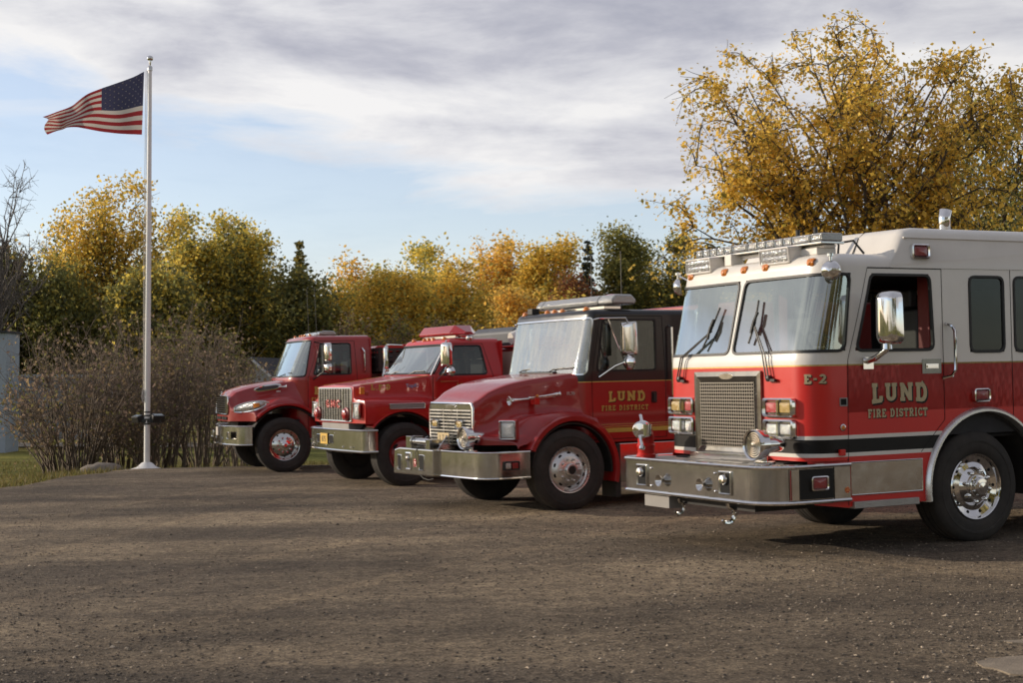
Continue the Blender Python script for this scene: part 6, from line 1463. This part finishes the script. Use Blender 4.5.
    for i, (px, ty, d, R, lab, ns) in enumerate(L_): shrub(lab, wx(px, d), d, wz_(ty, d), R, ns, 200+i, g4, leafn=1000, lpal='brown', rad=.019, nb=8, lsz=.075)

# ------------------------------------------------------------------ flagpole and flag
def make_pole():
    x, y = wx(147.6, 29.9), 29.9; zb = lot_z(x, y)-.02
    root = tag(empty('flagpole', Matrix.Translation((x, y, zb))), 'tall white flagpole with a ball on top at the edge of the gravel', 'flagpole')
    H = wz_(67.5, 29.9)-zb
    q = MB(); q.tube([(0, 0, .1), (0, 0, 2.0), (0, 0, H*.6), (0, 0, H)], [.062, .060, .052, .036], 20); q.build('pole', 'polewhite', root)
    q = MB(); q.lathe([(.001, .30), (.02, .29), (.03, .25), (.035, .21), (.01, .10), (.04, .09), (.05, .06), (.05, .0), (.001, 0)], (0, 0, H-.02), (0, 0, 1), 20); q.build('truck_cap', 'chrome_dull', root)
    q = MB(); q.lathe([(.001, .09), (.03, .085), (.055, .065), (.065, .035), (.055, .0), (.03, -.02), (.001, -.025)], (0, 0, H+.20), (0, 0, 1), 18); q.build('ball_finial', 'chrome_dull', root)
    q = MB(); q.lathe([(.063, .22), (.11, .20), (.20, .12), (.34, .07), (.36, .05), (.36, .0)], (0, 0, 0), (0, 0, 1), 28); q.build('base_collar', 'polewhite', root)
    q = MB(); q.box(-.95, .85, -.5, .5, -.12, .045); q.build('base_slab', 'conc', root, bevel=.02)
    q = MB()
    for z in (1.00, 1.09, 1.17, 1.24): q.lathe([(.063, -.015), (.068, -.012), (.068, .012), (.063, .015)], (0, 0, z), (0, 0, 1), 20)
    q.tube([(-.28, 0, 1.12), (.30, 0, 1.12)], .018, 8); b = q.build('lamp_bracket', 'plastic', root)
    for a, c in ((-.19, .9), (.22, 1.15)):
        T = on_dir((a, -.02, 1.10 if a < 0 else 1.12), (.2 if a > 0 else -.2, -.3, 1.2)); q = MB(); q.box(-.07, .07, -.11*c, .11*c, -.08, .08, 0, T); o = q.build('floodlight', 'plastic', root, bevel=.015); q = MB(); prect(q, T, -.09, .09, -.06, .06, .073); q.build('lens', 'glass', o)
    q = MB(); q.box(-.13, .30, -.06, .05, 1.02, 1.10); q.build('junction_box', 'plastic', root, bevel=.01)
    q = MB(); q.box(-.11, -.05, -.03, .03, 1.50, 1.66); q.tube([(-.08, -.03, 1.45), (-.10, -.05, 1.56), (-.08, -.03, 1.70)], .014, 6); q.build('cleat', 'rope', root)
    q = MB(); q.tube([(-.085, 0, 1.6), (-.10, 0, H*.5), (-.085, 0, H-.02)], .006, 5); q.tube([(-.06, -.03, 1.6), (-.068, -.02, H*.5), (-.055, 0, H-.02)], .006, 5); q.build('halyard', 'rope', root)
    # flag, built at true size just off the pole
    s = 29.9/1457; X0 = -6.0*s; zt = (zt_ := wz_(69.5, 29.9))-zb; zb_ = wz_(134, 29.9)-zb
    topc = [(0, 0), (-9, 5), (-22, 11), (-37, 17.5), (-52, 25), (-66, 33), (-77, 39), (-86, 45), (-93.5, 50)]
    botc = [(-1.5, 64), (-12, 64), (-24, 63.3), (-38, 62), (-50, 60.5), (-62, 59.5), (-74, 59), (-82, 61.5), (-89, 66)]
    def along(c, u):
        t = u*(len(c)-1); i = min(len(c)-2, int(t)); f = t-i; return (c[i][0]*(1-f)+c[i+1][0]*f, c[i][1]*(1-f)+c[i+1][1]*f)
    def fl(u, v):
        a = along(topc, u); b = along(botc, u); ph = u*10.5-v*1.8
        w = .04+.95*u
        x_ = a[0]*(1-v)+b[0]*v; z_ = a[1]*(1-v)+b[1]*v
        z_ += 2.6*sin(pi*v)*sin(ph*1.1+.6)*u*1.3; x_ += 1.2*sin(ph+1+v*2)*u
        if u > .86: x_ += 4*(u-.86)/.14*sin(v*5.5); 
        yy = .16*w*sin(ph)+.05*sin(u*21+v*4)*u-.35*u
        return Vector((X0+x_*s, yy, zt-z_*s))
    M['flagred'] = flagmat('flag_red', (.33, .030, .035)); M['flagwhite'] = flagmat('flag_white', (.62, .58, .52)); M['flagblue'] = flagmat('flag_blue', (.050, .053, .105))
    q = MB(); nu, nv = 78, 52; us = [i/nu for i in range(nu+1)]; vs = [j/nv for j in range(nv+1)]
    def fm(u, v):
        st = int(v*13)
        if u < .40 and v < 7/13: return 2
        return 0 if st % 2 == 0 else 1
    q.grid(fl, us, vs, mi=fm)
    for row in range(9):
        for c in range(6 if row % 2 == 0 else 5):
            u = .40*((c+.5)/6 if row % 2 == 0 else (c+1)/6); v = 7/13*(row+.75)/9.5
            for off in (-.004, .004):
                P = []
                for k in range(10):
                    a = pi/2+2*pi*k/10; r = (.0125 if k % 2 == 0 else .0052); P.append(fl(u+r*cos(a)*.62, v-r*sin(a)*1.25)+Vector((0, off, 0)))
                q.add(P+[fl(u, v)+Vector((0, off, 0))], [(k, (k+1) % 10, 10) for k in range(10)], 1)
    F = q.build('flag', ['flagred', 'flagwhite', 'flagblue'], None, ang=180); F.matrix_world = Matrix.Translation((x, y, zb))
    tag(F, 'American flag streaming to the left from the top of the white pole', 'flag')
def flagmat(name, col):
    m = bpy.data.materials.new(name); m.use_nodes = True; nt = m.node_tree; b = nt.nodes['Principled BSDF']; b.inputs['Base Color'].default_value = (*col, 1); b.inputs['Roughness'].default_value = .75
    tl = N(nt, 'ShaderNodeBsdfTranslucent'); tl.inputs[0].default_value = (*col, 1); mx = N(nt, 'ShaderNodeMixShader'); mx.inputs[0].default_value = .35; L(nt, b.outputs[0], mx.inputs[1]); L(nt, tl.outputs[0], mx.inputs[2]); L(nt, mx.outputs[0], nt.nodes['Material Output'].inputs[0]); return m

# ------------------------------------------------------------------ far buildings and the boulder
def make_far():
    M['siding'] = mat('grey_siding', (.24, .23, .24), .7, var=.05); M['gable'] = mat('white_gable', (.42, .43, .45), .7); M['shingle'] = mat('dark_shingles', (.045, .045, .05), .9, var=.3, vscale=8); M['metalwall'] = mat('pale_metal_wall', (.33, .38, .44), .6, var=.06); M['trailer'] = mat('blue_grey_trailer_wall', (.22, .25, .30), .6, var=.1); M['winglass'] = mat('dark_window', (.02, .025, .03), .1)
    # gabled house
    d = 66; x = wx(247, d)+.3; z = ter_z(x, d)
    root = tag(empty('house', Matrix.Translation((x, d, z)) @ Matrix.Rotation(radians(-16), 4, 'Z')), 'small gabled house with a dark roof behind the sloping-hood truck', 'house')
    zt = wz_(359, d)-z; ze = wz_(386, d)-z; h = 1.35
    q = MB(); q.box(-h, h+5.5, .0, 5, 0, ze); q.build('wall', 'siding', root)
    q = MB(); q.add([(-h, -.01, ze-.02), (h, -.01, ze-.02), (0, -.01, zt-.12)], [(0, 1, 2)]); q.add([(-h, .2, ze-.02), (h, .2, ze-.02), (0, .2, zt-.12)], [(0, 1, 2)]); q.build('gable', 'gable', root)
    q = MB()
    for sg in (1, -1): q.add([(0, -.3, zt), (sg*(h+.3), -.3, ze-.18), (sg*(h+.3), 3, ze-.18), (0, 3, zt), (0, -.3, zt+.09), (sg*(h+.3), -.3, ze-.09), (sg*(h+.3), 3, ze-.09), (0, 3, zt+.09)], [(0, 1, 2, 3), (4, 5, 6, 7), (0, 1, 5, 4), (1, 2, 6, 5)])
    q.add([(h-.6, 2.2, zt+.1), (h+5.8, 2.2, zt+.1), (h+5.8, -.2, ze-.1), (.4, -.2, ze-.1), (h-.6, 4.8, ze), (h+5.8, 4.8, ze)], [(0, 1, 2, 3), (0, 1, 5, 4)]); q.build('roof', 'shingle', root)
    q = MB()
    for sg in (1, -1): q.tube([(0, -.33, zt+.03), (sg*(h+.3), -.33, ze-.14)], .06, 4)
    q.build('roof_trim', 'gable', root)
    q = MB(); q.box(-.35, .35, -.03, 0, .9, 1.9); w = q.build('window', 'winglass', root); q = MB(); q.tube([(p[0], -.04, p[1]) for p in ((-.38, .87), (.38, .87), (.38, 1.93), (-.38, 1.93))], .04, 4, closed=True); q.build('frame', 'gable', w)
    # tall pale shed at the left edge
    d = 52; x = wx(6, d); z = ter_z(x, d); root = tag(empty('shed', Matrix.Translation((x, d, z))), 'pale blue-grey shed wall at the left edge behind the bare shrubs', 'shed'); zt = wz_(333, d)-z
    q = MB(); q.box(-3.2, .0, 0, 1.4, 0, zt)
    for i in range(10): q.box(-3.15+i*.3, -3.10+i*.3, -.03, .0, 0, zt-.02)
    q.build('wall', 'metalwall', root); q = MB(); q.box(-3.4, .06, -.12, 1.5, zt+.003, zt+.09); q.build('roof', 'shingle', root)
    d = 56; x0 = wx(22, d); x1 = wx(108, d); z = ter_z(x0, d); root = tag(empty('trailer', Matrix.Translation((x0, d-1.5, z))), 'long low blue-grey trailer seen through the bare shrubs left of the flagpole', 'trailer'); zt = wz_(378, d)-z
    q = MB(); q.box(0, x1-x0, 0, 2.3, .35, zt); q.build('wall', 'trailer', root, bevel=.03); q = MB(); q.box(-.1, x1-x0+.1, -.1, 2.4, zt+.002, zt+.12); q.build('roof', 'gable', root)
    for i in range(3): q = MB(); q.box(.5+i*1.0, 1.1+i*1.0, -.02, .0, 1.1, 1.7); q.build('window', 'winglass', root)
    # boulder by the pole
    bm = bmesh.new(); bmesh.ops.create_icosphere(bm, subdivisions=3, radius=1); r_ = random.Random(5)
    from mathutils import noise as mn
    for v in bm.verts:
        n = mn.noise(v.co*1.7)+.5*mn.noise(v.co*4); v.co *= 1+.22*n; v.co.x *= .44; v.co.y *= .26; v.co.z *= .17
    me = bpy.data.meshes.new('boulder'); bm.to_mesh(me); bm.free(); me.materials.append(M['rock']); me.polygons.foreach_set('use_smooth', [True]*len(me.polygons)); o = bpy.data.objects.new('boulder', me); COL.objects.link(o)
    x, y = wx(104, 29.7), 29.7; o.location = (x, y, max(lot_z(x, y), ter_z(x, y))+.04); tag(o, 'weathered boulder on the gravel edge left of the flagpole base', 'boulder')

# ------------------------------------------------------------------ sky, sun, camera
def make_world():
    S = Vector((-.965, .22, 0)).normalized(); el = radians(15.5); S = Vector((S.x*cos(el), S.y*cos(el), sin(el)))
    w = bpy.data.worlds.new('World'); SC.world = w; w.use_nodes = True; nt = w.node_tree; nt.nodes.clear()
    out = N(nt, 'ShaderNodeOutputWorld'); sky = N(nt, 'ShaderNodeTexSky', sky_type='NISHITA'); sky.sun_disc = False; sky.sun_elevation = el; sky.sun_rotation = atan2(S.x, S.y); sky.air_density = 1.0; sky.dust_density = .6; sky.ozone_density = 2.0; sky.altitude = 300
    b1 = N(nt, 'ShaderNodeBackground'); b1.inputs[1].default_value = SKYS; tn = nt.nodes.new('ShaderNodeMixRGB'); tn.blend_type = 'MULTIPLY'; tn.inputs[0].default_value = 1; tn.inputs[2].default_value = (1.12, 1.02, 1.06, 1); L(nt, sky.outputs[0], tn.inputs[1]); L(nt, tn.outputs[0], b1.inputs[0])
    tc = nt.nodes.new('ShaderNodeTexCoord'); sp = N(nt, 'ShaderNodeSeparateXYZ'); L(nt, tc.outputs['Generated'], sp.inputs[0])
    def m(op, a, b=None, c=None, clamp=False):
        n = N(nt, 'ShaderNodeMath', operation=op); n.use_clamp = clamp
        for i, v in enumerate((a, b, c)):
            if v is None: continue
            if isinstance(v, (int, float)): n.inputs[i].default_value = v
            else: L(nt, v, n.inputs[i])
        return n.outputs[0]
    X, Y, Z = sp.outputs; zz = m('ADD', m('MAXIMUM', Z, 0.0), .045)
    cb = N(nt, 'ShaderNodeCombineXYZ'); L(nt, m('DIVIDE', X, zz), cb.inputs[0]); L(nt, m('DIVIDE', Y, zz), cb.inputs[1])
    n1 = noise(nt, .55, 9, .58, cb.outputs[0]); n1.inputs['Distortion'].default_value = .3
    mp2 = N(nt, 'ShaderNodeMapping'); L(nt, tc.outputs['Generated'], mp2.inputs[0]); mp2.inputs['Scale'].default_value = (4.0, 4.0, 15.0); n2 = noise(nt, 1.3, 9, .6, mp2.outputs[0]); n2.inputs['Distortion'].default_value = .25
    mp = N(nt, 'ShaderNodeMapping'); L(nt, cb.outputs[0], mp.inputs[0]); mp.inputs['Scale'].default_value = (.35, 1.2, 1); mp.inputs['Rotation'].default_value = (0, 0, .3); n3 = noise(nt, .8, 8, .6, mp.outputs[0])
    # lower edge of the cloud deck, higher above the horizon on the left
    bnd = m('MULTIPLY_ADD', m('MAXIMUM', m('MULTIPLY', X, -1.0), 0.0), .20, .132)
    d = m('SUBTRACT', Z, bnd); d = m('ADD', d, m('MULTIPLY', m('SUBTRACT', n1.outputs[0], .5), .20)); d = m('ADD', d, m('MULTIPLY', m('SUBTRACT', n2.outputs[0], .5), .045))
    deck = m('MULTIPLY_ADD', d, 26.0, .5, True)
    wisp = m('MULTIPLY', m('MULTIPLY_ADD', n3.outputs[0], 4.5, -2.2, True), .55)
    low = m('MULTIPLY_ADD', Z, -5.5, .98, True)         # pale band near the horizon
    mask = m('MAXIMUM', deck, m('MAXIMUM', wisp, m('MULTIPLY', low, .72)), clamp=True)
    mask = m('MAXIMUM', mask, .27)
    thick = m('MULTIPLY_ADD', d, 5.5, .04, True)
    var = m('ADD', m('MULTIPLY', m('SUBTRACT', n2.outputs[0], .5), 2.4), m('MULTIPLY', m('SUBTRACT', n1.outputs[0], .5), 1.4))
    f = m('ADD', thick, var, clamp=True)
    cr = ramp(nt, f, [(0.0, (.82, .81, .81)), (.35, (.68, .68, .71)), (.75, (.49, .495, .555)), (1, (.40, .41, .48))])
    b2 = N(nt, 'ShaderNodeBackground'); L(nt, cr.outputs[0], b2.inputs[0])
    dot = m('ADD', m('MULTIPLY', X, -.72), m('MULTIPLY', Y, .69))      # bright towards the sun side, heavy grey deck behind
    L(nt, m('MULTIPLY', m('MULTIPLY_ADD', m('MULTIPLY_ADD', dot, .75, .45, True), .30, .70), CLOUDS), b2.inputs[1])
    mx = N(nt, 'ShaderNodeMixShader'); L(nt, mask, mx.inputs[0]); L(nt, b1.outputs[0], mx.inputs[1]); L(nt, b2.outputs[0], mx.inputs[2]); L(nt, mx.outputs[0], out.inputs[0])
    ld = bpy.data.lights.new('sun', 'SUN'); ld.energy = SUNE; ld.angle = radians(.6); ld.color = (1, .86, .68); lo = bpy.data.objects.new('sun', ld); COL.objects.link(lo); lo.rotation_euler = S.to_track_quat('Z', 'Y').to_euler(); lo.location = (-30, 5, 20)
    c = bpy.data.cameras.new('camera'); c.sensor_width = 36; c.lens = 36*1457/1023; c.clip_end = 4000; c.clip_start = .1; co = bpy.data.objects.new('camera', c); COL.objects.link(co); co.location = (0, 0, CAMH); co.rotation_euler = (pi/2+math.atan(48.5/1457), 0, 0); SC.camera = co
    c.dof.use_dof = True; c.dof.focus_distance = 17; c.dof.aperture_fstop = 4.5
    v = SC.view_settings; v.view_transform = 'Standard'; v.look = 'None'; v.exposure = EXPO; v.gamma = 1
SKYS, CLOUDS, SUNE, EXPO = .15, .97, 3.1, 0.2
SC.cycles.caustics_reflective = False; SC.cycles.caustics_refractive = False
make_ground(); make_world(); make_pebbles(); make_grass(); make_trees(); make_pole(); make_far()
engine_cabover(); engine_low_hood(); engine_square_hood(); engine_sloped_hood()
